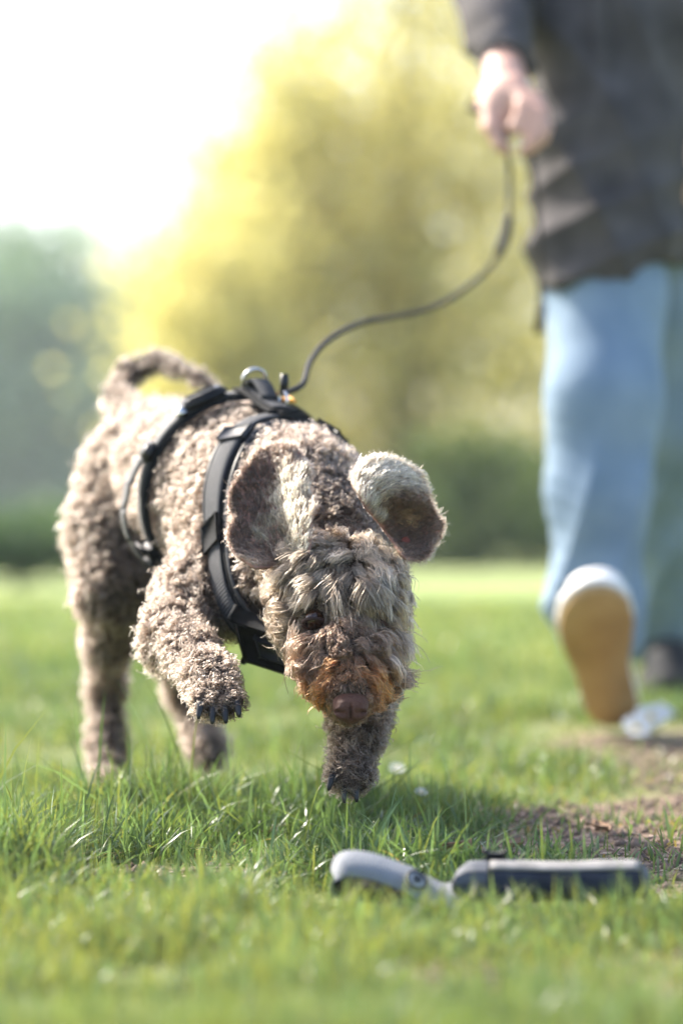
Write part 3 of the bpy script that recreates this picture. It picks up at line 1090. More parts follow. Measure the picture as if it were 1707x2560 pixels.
def coat_params(G, Nn):
    n = len(G)
    hw = head_weight(G)
    a, b, c = head_coords(G)
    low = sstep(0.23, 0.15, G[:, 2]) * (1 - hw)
    tailw = sstep(0.475, 0.50, G[:, 2]) * (G[:, 1] > 3.6)
    nz = np.stack([snoise(G, 42, 21), snoise(G, 42, 22), snoise(G, 42, 23)], -1)
    # --- trunk and legs
    dirb = 0.55 * AXIS[None] * (1 - low)[:, None] + np.array([0, 0, -0.75]) + 0.6 * nz
    lock = np.exp(rng.normal(0, 0.22, (n, 1)))
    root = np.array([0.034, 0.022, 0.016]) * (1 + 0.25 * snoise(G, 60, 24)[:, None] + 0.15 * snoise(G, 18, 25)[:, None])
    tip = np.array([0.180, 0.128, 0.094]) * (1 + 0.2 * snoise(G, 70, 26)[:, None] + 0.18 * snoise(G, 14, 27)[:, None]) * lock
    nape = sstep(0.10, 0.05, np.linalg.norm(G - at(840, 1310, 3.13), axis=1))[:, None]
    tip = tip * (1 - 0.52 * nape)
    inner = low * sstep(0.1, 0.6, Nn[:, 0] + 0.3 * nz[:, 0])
    tip = tip * (1 - 0.3 * inner[:, None])  # right-facing sides of the legs darker: shade put into the coat colour
    rip = np.sin((G @ AXIS) * 6.283 / 0.021 + 2.2 * snoise(G, 22, 31)) * (1 - low)
    L = rng.uniform(0.009, 0.0145, n) * (1 + 0.1 * low) * (1 + 0.38 * rip)
    tip = tip * (1 + 0.22 * rip[:, None]) * (1 - 0.12 * low[:, None])  # legs darkened once more, shade painted into the tips
    tilt = rng.uniform(0.5, 0.9, n)
    curl = rng.uniform(0.0012, 0.0038, n)
    freq = rng.choice([-1, 1], n) * rng.uniform(0.7, 1.3, n)
    clump = rng.uniform(0.3, 0.85, n) ** 1.2
    # --- head
    hd = hw[:, None]
    sg = np.sign(c) * np.minimum(np.abs(c) / 0.03, 1)
    muz = sstep(0.125, 0.150, a)
    nh = np.stack([snoise(G, 30, 81), snoise(G, 30, 82), snoise(G, 30, 83)], -1)
    dirh = (0.45 * sg[:, None] * HR[None] + np.array([0, -0.2, -0.5]) + 1.1 * nh)
    dirm = (1.0 * sg[:, None] * HR[None] + np.array([0, 0, -0.75]) - 0.25 * HF[None] + 0.3 * nz)
    dirh = dirh * (1 - muz[:, None]) + dirm * muz[:, None]
    toE = G - EYE
    dE = np.linalg.norm(toE, axis=1)
    dirh = dirh + 1.8 * unit(toE) * sstep(0.040, 0.012, dE)[:, None]
    nose_d = np.linalg.norm(G - NOSE, axis=1)
    eye_d = np.minimum(dE, np.linalg.norm(G - EYE2, axis=1) + 0.006)
    below = sstep(-0.004, 0.016, a - (EYE - HC) @ HF)              # past the eyes, towards the nose
    top = sstep(-0.015, -0.05, a)
    hlock = np.exp(rng.normal(0, 0.36, (n, 1)))
    hroot = np.array([0.030, 0.019, 0.012]) * (1 + 0.2 * snoise(G, 70, 28)[:, None])
    htip = np.array([0.208, 0.152, 0.103]) * (1 + 0.2 * snoise(G, 60, 29)[:, None]) * hlock
    brown = np.array([0.066, 0.033, 0.019])
    bw = np.maximum(0.85 * sstep(0.042, 0.016, eye_d) * (0.35 + 0.65 * below), 0.85 * below * sstep(0.075, 0.03, np.abs(c)))
    bw = np.clip(bw + 0.8 * top, 0, 0.92)[:, None]
    htip = htip * (1 - bw) + brown * 1.5 * bw * hlock
    hroot = hroot * (1 - bw) + brown * 0.6 * bw
    orange = np.array([0.355, 0.108, 0.024])
    ow = (rng.uniform(0.55, 1.0, n) * sstep(0.134, 0.160, a + 0.012 * nz[:, 0]) * (1 - 0.5 * sstep(0.018, 0.004, np.abs(c))))[:, None]
    htip = htip * (1 - ow) + orange * ow * (1 + 0.35 * snoise(G, 80, 30)[:, None]) * hlock
    hroot = hroot * (1 - ow) + orange * 0.45 * ow
    dk = sstep(0.046, 0.024, nose_d)[:, None] * 0.7
    und = sstep(-0.002, -0.016, b) * sstep(0.125, 0.15, a)
    under = (und * sstep(0.034, 0.018, np.abs(c)))[:, None] * 0.9
    dk = np.maximum(dk, under)
    htip = htip * (1 - dk) + np.array([0.075, 0.040, 0.025]) * dk
    hroot = hroot * (1 - dk) + np.array([0.04, 0.024, 0.017]) * dk
    Lh = rng.uniform(0.019, 0.033, n) * (1 - 0.35 * sstep(0.045, 0.065, np.abs(c)))
    Lh = Lh * (1 - 0.5 * top)
    fringe = sstep(0.034, 0.015, np.abs(c - 0.016)) * sstep(0.03, 0.055, a) * sstep(0.105, 0.085, a)
    Lh = Lh * (1 + 0.3 * fringe * sstep(0.03, 0.05, dE))
    Lh = np.where(muz > 0.4, rng.uniform(0.017, 0.029, n), Lh)
    Lh = Lh * (1 - 0.72 * sstep(0.034, 0.016, dE) * (0.25 + 0.75 * below)) * (1 - 0.6 * sstep(0.030, 0.012, dE))
    bridge = sstep(0.034, 0.014, np.abs(c)) * sstep(0.088, 0.108, a)
    Lh = Lh * (1 - 0.55 * bridge)
    Lh = Lh * (0.22 + 0.78 * sstep(0.020, 0.044, nose_d)) * (1 - 0.6 * und * sstep(0.034, 0.018, np.abs(c)))
    curlh = rng.uniform(0.0022, 0.0046, n) * (Lh / 0.028)
    freqh = rng.choice([-1, 1], n) * rng.uniform(0.45, 0.9, n)

    def mixv(x, y):
        return x * (1 - hd) + y * hd

    def mixs(x, y):
        return x * (1 - hw) + y * hw
    L = L * (1 - 0.35 * tailw)
    cd = np.min(np.linalg.norm(G[:, None] - CLAWS[None], axis=2), axis=1)
    L = L * (1 - 0.5 * sstep(0.026, 0.008, cd))
    return dict(frizz=mixs(np.ones(n), 0.55 * np.ones(n)), len=mixs(L, Lh), dir=unit(mixv(dirb, dirh)), tilt=mixs(tilt, rng.uniform(0.68, 0.97, n)), curl=mixs(curl, curlh),
                freq=np.where(hw > 0.5, freqh, freq), clump=mixs(clump, rng.uniform(0.5, 0.85, n)), phase=rng.uniform(0, 6.28, n),
                root=np.clip(mixv(root, hroot), 0.01, 0.9), tip=np.clip(mixv(tip, htip), 0.01, 0.9))


def coat_weight(P, N):
    w = 1.0 + 2.4 * head_weight(P)
    w = w * (0.45 + 0.55 * sstep(0.35, -0.2, N[:, 1]))              # less on the side away from the viewer
    w = w * (0.6 + 0.4 * sstep(3.75, 3.3, P[:, 1]))
    for e, r in ((EYE, 0.0135), (EYE2, 0.005), (NOSE, 0.021)):
        w = w * (np.linalg.norm(P - e, axis=1) > r)
    return w


def strap_mask(P):
    m = np.ones(len(P), bool)
    for pts, hwid in STRAPS:
        kd = KDTree(len(pts))
        for i, p in enumerate(pts):
            kd.insert(p, i)
        kd.balance()
        d = np.array([kd.find(p)[2] for p in P])
        m &= d > math.hypot(hwid, 0.008)
    return m


NH = 120000
Rt, Nt = sample(DOG_V, DOG_T, DOG_N, NH, coat_weight)
Gp, Gn = sample(DOG_V, DOG_T, DOG_N, 9000, lambda p, n_: 1.0 - 0.1 * head_weight(p) + 0.3 * (p[:, 2] < 0.2))
ok = strap_mask(Rt)
Rt, Nt = Rt[ok], Nt[ok]
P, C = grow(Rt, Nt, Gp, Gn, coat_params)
gz_ = unit(np.array([0.0, 0.0, CAM_H]) - EYE)          # the eye peeps out between the hairs
rel = P - EYE
al = rel @ gz_
off_ = np.linalg.norm(rel - al[..., None] * gz_, axis=2)
keep = ~((off_ < 0.0105) & (al > -0.002) & (al < 0.08)).any(1)
P, C = P[keep], C[keep]
rad = np.array([1, 1, 1, 0.98, 0.94, 0.88, 0.78, 0.62, 0.35]) * 0.00017
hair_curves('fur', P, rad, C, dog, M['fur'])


# ---- ears: thin cupped flaps given by a grid of measured points
def ear_sheet(ctrl, nu=26, nv=18, thick=0.004):
    """ctrl[i][j]: rows from the root to the tip, columns across"""
    G = np.array([[at(*p) for p in row] for row in ctrl])
    rows = np.array([catmull(r, nv) for r in G])
    S_ = np.array([catmull(rows[:, j], nu) for j in range(nv)]).transpose(1, 0, 2)     # nu,nv,3
    uu, vv = np.meshgrid(np.linspace(0, 1, nu), np.linspace(0, 1, nv), indexing='ij')
    edge = np.maximum(sstep(0.75, 1.0, uu), sstep(0.25, 0.0, np.minimum(vv, 1 - vv)) * sstep(0.1, 0.3, uu))
    q = S_.reshape(-1, 3)
    wob = np.stack([snoise(q, 150, 91), 0.8 * snoise(q, 150, 92), snoise(q, 150, 93)], -1).reshape(S_.shape)
    S_ = S_ + wob * (0.0032 * edge)[..., None]
    du = np.gradient(S_, axis=0)
    dv = np.gradient(S_, axis=1)
    nr = unit(np.cross(du, dv))
    if nr[..., 1].mean() > 0:
        nr = -nr                       # normal of the inner face, towards the viewer
    return S_, nr


def build_ear(ctrl, name, params_in, params_out, n_in, n_out):
    S_, nr = ear_sheet(ctrl)
    nu, nv = S_.shape[:2]
    back = S_ - nr * 0.003
    V, F = grid_slab(back, S_)
    ear = mesh_obj(name, V, F, M['ear_skin'], dog)
    i = np.arange(nu * nv).reshape(nu, nv)
    T = np.concatenate([np.stack([i[:-1, :-1], i[1:, :-1], i[1:, 1:]], -1).reshape(-1, 3), np.stack([i[:-1, :-1], i[1:, 1:], i[:-1, 1:]], -1).reshape(-1, 3)])
    U, W = np.meshgrid(np.linspace(0, 1, nu), np.linspace(0, 1, nv), indexing='ij')
    allP, allC = [], []
    for face, nrm, par, n in ((S_, nr, params_in, n_in), (back, -nr, params_out, n_out)):
        Vf, Nf = face.reshape(-1, 3), nrm.reshape(-1, 3)
        uvw = np.stack([U.ravel(), W.ravel()], -1)
        kd = KDTree(len(Vf))
        for q, p in enumerate(Vf):
            kd.insert(p, q)
        kd.balance()

        def pr(G, Gn_, uvw=uvw, kd=kd, face=face, par=par):
            ix = np.array([kd.find(p)[1] for p in G])
            du = unit(np.gradient(face, axis=0)).reshape(-1, 3)[ix]
            dv = unit(np.gradient(face, axis=1)).reshape(-1, 3)[ix]
            return par(G, uvw[ix, 0], uvw[ix, 1], du, dv)
        R_, N_ = sample(Vf, T, Nf, n)
        G_, GN_ = sample(Vf, T, Nf, max(n // 22, 60))
        p, c = grow(R_, N_, G_, GN_, pr, frizz=0.0008)
        allP.append(p); allC.append(c)
    # rim fringe
    edge = np.concatenate([S_[3:, 0], S_[-1, :], S_[3:, -1][::-1]])
    ein = np.concatenate([S_[3:, 2], S_[-3, :], S_[3:, -3][::-1]])
    eo = unit(edge - ein)
    n = 1000
    t = rng.random(n) * (len(edge) - 1.001)
    k = t.astype(int); f_ = (t - k)[:, None]
    R_ = edge[k] * (1 - f_) + edge[k + 1] * f_ + rng.normal(0, 0.0012, (n, 3))
    O_ = unit(eo[k] * (1 - f_) + eo[k + 1] * f_ + rng.normal(0, 0.35, (n, 3)) + np.array([0, 0, -0.1]))
    s = np.linspace(0, 1, 9)[None, :, None]
    Ln = 0.002 + 0.008 * rng.random((n, 1, 1)) ** 1.8
    p = R_[:, None] + O_[:, None] * Ln * s + rng.normal(0, 0.0012, (n, 1, 3)) * s ** 2 * np.array([1, 1, 1]) + 0.0012 * np.sin(s * 5 + rng.uniform(0, 6, (n, 1, 1))) * s
    c = np.broadcast_to(np.array([0.16, 0.105, 0.075]), (n, 9, 3)) * rng.uniform(0.7, 1.4, (n, 1, 1))
    allP.append(p); allC.append(c)
    fu = hair_curves('ear_fur', np.concatenate(allP), rad * 0.85, np.concatenate(allC), None, M['fur'])
    fu.parent = ear
    fu.matrix_parent_inverse = Matrix.Translation(-Vector(dog.location)) @ Matrix.Translation(Vector(dog.location))
    return ear, S_, nr


def mk(n, L, d, root, tip, tilt=(0.8, 0.99), curl=(0.0002, 0.0008), clump=(0.1, 0.4)):
    return dict(len=L, dir=unit(d), tilt=rng.uniform(*tilt, n), curl=rng.uniform(*curl, n), freq=rng.uniform(0.4, 0.9, n) * rng.choice([-1, 1], n),
                clump=rng.uniform(*clump, n), phase=rng.uniform(0, 6.28, n), root=np.clip(root, 0.008, 0.9), tip=np.clip(tip, 0.008, 0.9))


DARK = np.array([0.060, 0.036, 0.025])
CREAM = np.array([0.42, 0.345, 0.225])
MID = np.array([0.150, 0.104, 0.072])


def left_in(G, u, v, du, dv):
    n = len(G)
    nz = snoise(G, 120, 41)
    cream = sstep(0.36, 0.62, v + 0.10 * nz) * sstep(0.0, 0.2, u + 0.5) * sstep(0.92, 0.6, u - 0.1 * (v - 0.5))
    topw = sstep(0.72, 0.9, u + 0.04 * nz)
    col = DARK * (1 - cream[:, None]) + CREAM * cream[:, None]
    col = col * (1 - 0.7 * topw[:, None]) + MID * 0.7 * topw[:, None]
    rimd = (sstep(0.82, 0.95, v) * sstep(0.15, 0.35, u))[:, None] * 0.8
    col = col * (1 - rimd) + DARK * 1.2 * rimd
    lw = (sstep(0.22, 0.02, u) * sstep(0.45, 0.1, v))[:, None]
    col = col * (1 - lw) + MID * 1.2 * lw
    hole = (sstep(0.16, 0.06, np.abs(u - 0.22)) * sstep(0.14, 0.05, np.abs(v - 0.55)))
    col = col * (1 - 0.8 * hole[:, None])
    d = du * 0.9 + dv * (v - 0.62)[:, None] * 1.3 + 0.25 * np.stack([snoise(G, 90, 42), snoise(G, 90, 43), snoise(G, 90, 44)], -1)
    L = rng.uniform(0.007, 0.012, n) * (0.7 + 0.6 * cream) * (1 - 0.5 * hole)
    return mk(n, L, d, col * 0.6, col * (1 + 0.2 * nz[:, None]))


def plain_out(G, u, v, du, dv):
    n = len(G)
    nz = snoise(G, 100, 45)
    col = np.array([0.30, 0.24, 0.185])[None] * (1 + 0.2 * nz[:, None])
    d = du + 0.4 * np.stack([snoise(G, 80, 46), snoise(G, 80, 47), snoise(G, 80, 48)], -1)
    return mk(n, rng.uniform(0.004, 0.007, n), d, col * 0.5, col, tilt=(0.9, 1.0))


def right_in(G, u, v, du, dv):
    n = len(G)
    nz = snoise(G, 120, 51)
    light = sstep(0.55, 0.80, v + 0.08 * nz + 0.05 * snoise(G, 50, 55))
    col = DARK * 1.5 * (1 - light[:, None]) + np.array([0.42, 0.335, 0.235]) * light[:, None]
    pale = (sstep(0.18, 0.05, np.abs(u - 0.45)) * sstep(0.10, 0.03, np.abs(v - 0.40)))[:, None]
    col = col * (1 - pale) + np.array([0.40, 0.25, 0.14]) * pale
    rim = sstep(0.85, 0.97, u)[:, None] * 0.6
    col = col * (1 - rim) + MID * rim
    d = du * 0.9 + 0.35 * dv * (v - 0.5)[:, None] + 0.3 * np.stack([snoise(G, 90, 52), snoise(G, 90, 53), snoise(G, 90, 54)], -1)
    L = rng.uniform(0.006, 0.010, n) * (0.8 + 0.6 * light)
    return mk(n, L, d, col * 0.55, col * (1 + 0.15 * nz[:, None]))


left_ctrl = [
    [(640, 1418, 3.012), (676, 1416, 3.035), (712, 1410, 3.048), (745, 1400, 3.035), (768, 1388, 3.020)],
    [(578, 1368, 3.030), (624, 1352, 3.055), (688, 1342, 3.064), (742, 1330, 3.038), (780, 1316, 3.030)],
    [(574, 1292, 3.056), (622, 1278, 3.072), (688, 1266, 3.076), (738, 1256, 3.056), (778, 1240, 3.060)],
    [(594, 1194, 3.085), (634, 1186, 3.094), (688, 1178, 3.096), (738, 1174, 3.084), (772, 1172, 3.090)],
    [(628, 1134, 3.108), (656, 1118, 3.114), (688, 1110, 3.116), (722, 1116, 3.112), (750, 1138, 3.108)],
]
ear_l, EL, ELn = build_ear(left_ctrl, 'ear', left_in, plain_out, 5200, 3000)
right_ctrl = [
    [(1005, 1385, 3.050), (985, 1355, 3.070), (962, 1325, 3.072), (938, 1298, 3.055), (908, 1262, 3.045), (878, 1215, 3.060)],
    [(1025, 1400, 3.052), (1012, 1352, 3.080), (990, 1308, 3.085), (958, 1268, 3.058), (920, 1226, 3.050), (888, 1186, 3.066)],
    [(1052, 1398, 3.060), (1046, 1344, 3.082), (1024, 1294, 3.086), (990, 1246, 3.058), (955, 1202, 3.054), (928, 1158, 3.074)],
    [(1082, 1374, 3.070), (1082, 1330, 3.080), (1064, 1286, 3.082), (1036, 1240, 3.064), (1008, 1196, 3.066), (990, 1152, 3.084)],
    [(1100, 1340, 3.084), (1103, 1312, 3.086), (1094, 1280, 3.086), (1078, 1246, 3.080), (1062, 1216, 3.084), (1046, 1180, 3.092)],
]
ear_r, ER, ERn = build_ear(right_ctrl, 'ear', right_in, plain_out, 5600, 2600)
pc = ER[9, 2] + ERn[9, 2] * 0.004
mesh_obj('inner_ear', *ball(ER[6, 3] + ERn[6, 3] * 0.001, (0.0050, 0.0022, 0.0055)), M['ear_red'], ear_r)
tag(ear_l, 'upright ear turned open, dark inside with cream tuft')
tag(ear_r, 'ear folded open with pale sunlit upper flap')


# ---- nose, eyes, claws
def build_nose():
    f = Field(NOSE - 0.045, NOSE + 0.045, 0.0014)
    f.ell(at(876, 1758, 2.934), (0.0178, 0.0125, 0.0112), k=0.006)
    f.cone(at(857, 1772, 2.926), at(855, 1778, 2.924), 0.0095, 0.0085, 0.006)
    f.cone(at(895, 1772, 2.926), at(897, 1778, 2.924), 0.0095, 0.0085, 0.006)
    f.ell(at(876, 1785, 2.930), (0.010, 0.008, 0.010), k=0.006)
    f.ell(at(855, 1784, 2.9135), (0.0058, 0.0065, 0.0042), k=0.003, cut=True)
    f.ell(at(897, 1784, 2.9135), (0.0058, 0.0065, 0.0042), k=0.003, cut=True)
    f.ell(at(843, 1780, 2.918), (0.004, 0.006, 0.0018), k=0.002, cut=True)
    f.ell(at(909, 1780, 2.918), (0.004, 0.006, 0.0018), k=0.002, cut=True)
    f.ell(at(876, 1790, 2.918), (0.0010, 0.006, 0.011), k=0.002, cut=True)
    V, F = f.surface(2)
    o = mesh_obj('nose', V, F.astype(np.int32), M['nose'], dog)
    tag(o, 'matt brown nose at the tip of the muzzle')
    return o


build_nose()
lip = catmull(A((825, 1762, 2.972), (846, 1784, 2.962), (876, 1796, 2.955), (906, 1784, 2.962), (928, 1762, 2.972)), 18)
mesh_obj('lip', *tube(lip, np.interp(np.linspace(0, 1, 18), [0, 0.5, 1], [0.001, 0.0035, 0.001]), 10), M['nostril'], dog)


for ec, vis in ((at(785, 1550, 2.999), 1), (at(938, 1556, 3.003), 0)):
    e = mesh_obj('eye', *ball(ec, 0.0104), M['eye'], dog)
    vd = unit(np.array([-0.02, -0.75, -0.55]))
    u1 = unit(np.cross(vd, [0, 0, 1.0])); u2 = np.cross(u1, vd)
    mesh_obj('pupil', *ball(ec + vd * 0.0075, (0.0044, 0.0044, 0.0028), np.stack([u1, u2, vd])), M['pupil'], e)
    for sgn in (1, -1):
        aa = np.linspace(0.1, math.pi - 0.1, 14)
        rimP = np.array([ec + vd * 0.0060 + u1 * 0.0110 * math.cos(t) + u2 * sgn * 0.0064 * math.sin(t) for t in aa])
        mesh_obj('eyelid', *tube(rimP, 0.0022, 8), M['eye_rim'], e)


def claw(p, d, L, r):
    d = unit(d)
    dn = unit(np.array([0, 0, -1.0]) * 0.9 + d)
    pts = np.array([p + d * L * t * (1 - 0.35 * t) + dn * L * 0.6 * t * t for t in np.linspace(0, 1, 7)])
    return tube(pts, r * np.array([1, 1, 0.97, 0.92, 0.84, 0.70, 0.38]), 10)


for (x, y, dx) in ((502, 1757, -0.12), (532, 1770, 0.0), (562, 1768, 0.1), (592, 1753, 0.2)):
    mesh_obj('claw', *claw(at(x, y, 2.936), np.array([dx, -0.62, -0.75]), 0.0145, 0.0037), M['claw'], dog)
for (x, y, dx) in ((832, 1938, -0.35), (861, 1968, 0.0), (888, 1966, 0.1)):
    mesh_obj('claw', *claw(at(x, y, 3.003), np.array([dx, -0.50, -0.85]), 0.0135, 0.0036), M['claw'], dog)

# ------------------------------------------------------------------ leash
LPTS = [LEASH_AT] + A((756, 960, 3.36), (775, 905, 3.45), (820, 850, 3.58), (900, 808, 3.75), (1000, 788, 3.92), (1090, 765, 4.08), (1180, 708, 4.22), (1240, 645, 4.32), (1268, 560, 4.38), (1273, 470, 4.42), (1270, 385, 4.43), (1262, 320, 4.44))
lp = catmull(LPTS, 120)
leash = empty('leash', tuple(LEASH_AT), 'dark braided leash running from the harness up to the walking hand', 'leash')


def strap_tube(name, P, r, parent, mat, flat=1.0):
    V, F = tube(P, r, 10)
    o = mesh_obj(name, V, F, mat, parent)
    uv = o.data.uv_layers.new(name='UVMap')
    idx = np.zeros(len(o.data.loops), np.int32)
    o.data.loops.foreach_get('vertex_index', idx)
    seg = np.concatenate([[0], np.cumsum(np.linalg.norm(np.diff(P, axis=0), axis=1))])
    uv.data.foreach_set('uv', np.stack([seg[idx // 10], (idx % 10) / 10 * 0.02], -1).ravel())
    return o


strap_tube('cord', lp, 0.0037, leash, M['leash'])
# snap hook at the dog's end
hk = LEASH_AT
mesh_obj('snap_hook', *merge([tube(np.array([hk + [0, 0, 0.002], hk + [0.001, 0, 0.010], hk + [0.001, 0, 0.022]]), [0.004, 0.0052, 0.0045], 10)]), M['plastic'], leash)
# thicker splice where the handle loop starts
sj = catmull(A((1246, 634, 4.33), (1262, 590, 4.36), (1270, 545, 4.385)), 10)
mesh_obj('splice', *tube(sj, 0.0075, 10), M['shoe_black'], leash)

# ------------------------------------------------------------------ the walking person
def cloth_noise(V, N, amp, wave, dirs, seed):
    """creased cloth: sharp-crested folds running along a few slanted directions"""
    out = np.zeros(len(V))
    for i, (k, w) in enumerate(dirs):
        k = unit(np.array(k, float))
        ph = (V @ k) * 6.283 / (wave * w) + 1.6 * snoise(V, 9, seed + i) + i
        fold = 1 - 2 * np.abs(np.sin(ph * 0.5)) ** 0.7
        mask = sstep(-0.4, 0.7, snoise(V, 7, seed + 10 + i))
        out += fold * mask * w
    return V + N * (amp * out)[:, None]


person = empty('person', tuple(at(1530, 1800, 4.7) * [1, 1, 0] + [0, 0, 0.03]), 'person in a dark jacket and light blue jeans striding forward, holding the leash', 'person')

SH_R, EL_R, WR_R = at(1335, -380, 4.78), at(1232, -40, 4.76), at(1262, 205, 4.52)
HIP_R, KN_R, AN_R = at(1530, 480, 4.78), at(1508, 1000, 4.62), at(1508, 1600, 4.62)
HIP_L, KN_L, AN_L = at(1660, 480, 4.86), at(1665, 1040, 4.98), at(1662, 1580, 5.30)
SH_L, EL_L, WR_L = at(1745, -390, 4.95), at(1815, 0, 5.10), at(1830, 330, 5.06)
NECK, HEAD = at(1540, -470, 4.86), at(1535, -800, 4.82)
PELV = at(1590, 430, 4.83)
CHST = at(1540, -200, 4.86)


def build_person_skin():
    f = Field((0.10, 4.25, 0.0), (0.88, 5.5, 1.86), 0.0062)
    k = 0.03
    f.chain([PELV, at(1565, 150, 4.84), CHST], [0.125, 0.11, 0.12], 0.05)
    f.cone(SH_R, SH_L, 0.06, 0.06, 0.05)
    f.cone(CHST, NECK, 0.09, 0.055, 0.04)
    f.cone(NECK, HEAD, 0.052, 0.05, 0.03)
    f.ell(HEAD + [0, 0.01, 0.03], (0.073, 0.092, 0.105), k=0.02)
    f.ell(HEAD + [0, -0.035, -0.045], (0.05, 0.05, 0.055), k=0.03)
    f.cone(HEAD + [0, -0.085, 0.02], HEAD + [0, -0.108, -0.02], 0.007, 0.013, 0.012)
    f.ell(HEAD + [0.03, -0.088, 0.022], (0.014, 0.012, 0.010), k=0.008, cut=True)
    f.ell(HEAD + [-0.03, -0.088, 0.022], (0.014, 0.012, 0.010), k=0.008, cut=True)
    f.cone(HEAD + [-0.018, -0.088, -0.055], HEAD + [0.018, -0.088, -0.055], 0.007, 0.007, 0.006)
    for s in (-1, 1):
        f.ell(HEAD + [0.075 * s, 0.01, 0.005], (0.009, 0.018, 0.03), k=0.01)
    for (h, kn, an) in ((HIP_R, KN_R, AN_R), (HIP_L, KN_L, AN_L)):
        f.chain([h, kn, an], [0.082, 0.055, 0.036], k)
    f.chain([SH_R, EL_R, WR_R], [0.052, 0.040, 0.029], k)
    f.chain([SH_L, EL_L, WR_L], [0.052, 0.040, 0.027], k)
    # right hand, closed round the leash: palm, four curled fingers, thumb
    K = [at(1300, 238, 4.45), at(1322, 262, 4.44), at(1312, 290, 4.435), at(1290, 318, 4.435)]
    pal = [at(1250, 235, 4.49), at(1272, 272, 4.475), at(1262, 310, 4.47)]
    f.cone(WR_R, pal[1], 0.030, 0.030, 0.02)
    f.cone(at(1235, 250, 4.48), at(1245, 320, 4.47), 0.028, 0.022, 0.02)
    f.cone(at(1285, 235, 4.47), at(1250, 300, 4.46), 0.028, 0.025, 0.02)
    base = [at(1292, 235, 4.44), at(1300, 262, 4.425), at(1296, 290, 4.42), at(1282, 318, 4.42)]
    for i in range(4):
        b0 = base[i]
        s = [1.0, 1.08, 1.0, 0.85][i]
        p1 = b0 + np.array([0.030, -0.016, -0.012]) * s
        p2 = p1 + np.array([0.004, -0.008, -0.024]) * s
        p3 = p2 + np.array([-0.020, 0.006, -0.010]) * s
        f.chain([b0, p1, p2, p3], [0.0115, 0.0105, 0.0098, 0.0088], 0.004)
    f.chain([at(1225, 265, 4.46), at(1228, 320, 4.435), at(1250, 362, 4.425), at(1268, 378, 4.42)], [0.016, 0.013, 0.0115, 0.0095], 0.006)
    # left hand, relaxed
    f.cone(WR_L, WR_L + [0, -0.01, -0.075], 0.024, 0.03, 0.02)
    for i in range(4):
        o = np.array([(-0.026 + 0.0175 * i) * 0.5, (-0.026 + 0.0175 * i), 0])
        b0 = WR_L + [0, -0.01, -0.085] + o
        f.chain([b0, b0 + [-0.004, -0.004, -0.04], b0 + [-0.014, -0.008, -0.068], b0 + [-0.026, -0.006, -0.085]], [0.0095, 0.009, 0.0085, 0.0075], 0.004)
    f.chain([WR_L + [-0.01, -0.03, -0.03], WR_L + [-0.024, -0.052, -0.06], WR_L + [-0.03, -0.054, -0.088]], [0.012, 0.010, 0.009], 0.006)
    V, F = f.surface(2)
    o = mesh_obj('body', V, F.astype(np.int32), M['skin'], person)
    return o


pbody = build_person_skin()
for s in (-1, 1):
    ec = HEAD + np.array([0.03 * s, -0.080, 0.022])
    e = mesh_obj('eye', *ball(ec, 0.011), M['white_rubber'], person)
    mesh_obj('iris', *ball(ec + [0, -0.0085, 0], (0.005, 0.003, 0.005)), M['pupil'], e)


def build_hair():
    f = Field(HEAD - 0.2, HEAD + 0.2, 0.006)
    f.ell(HEAD + [0, 0.022, 0.05], (0.088, 0.10, 0.105), k=0.02)
    f.ell(HEAD + [0, 0.05, -0.01], (0.082, 0.075, 0.10), k=0.02)
    f.ell(HEAD + [0, -0.11, -0.01], (0.075, 0.07, 0.085), k=0.015, cut=True)
    V, F = f.surface(1)
    N = vnormals(V, F)
    V = V + N * (0.005 * snoise(V * [1, 1, 0.25], 160, 61))[:, None]
    mesh_obj('hair', V, F.astype(np.int32), M['hair'], person)


build_hair()


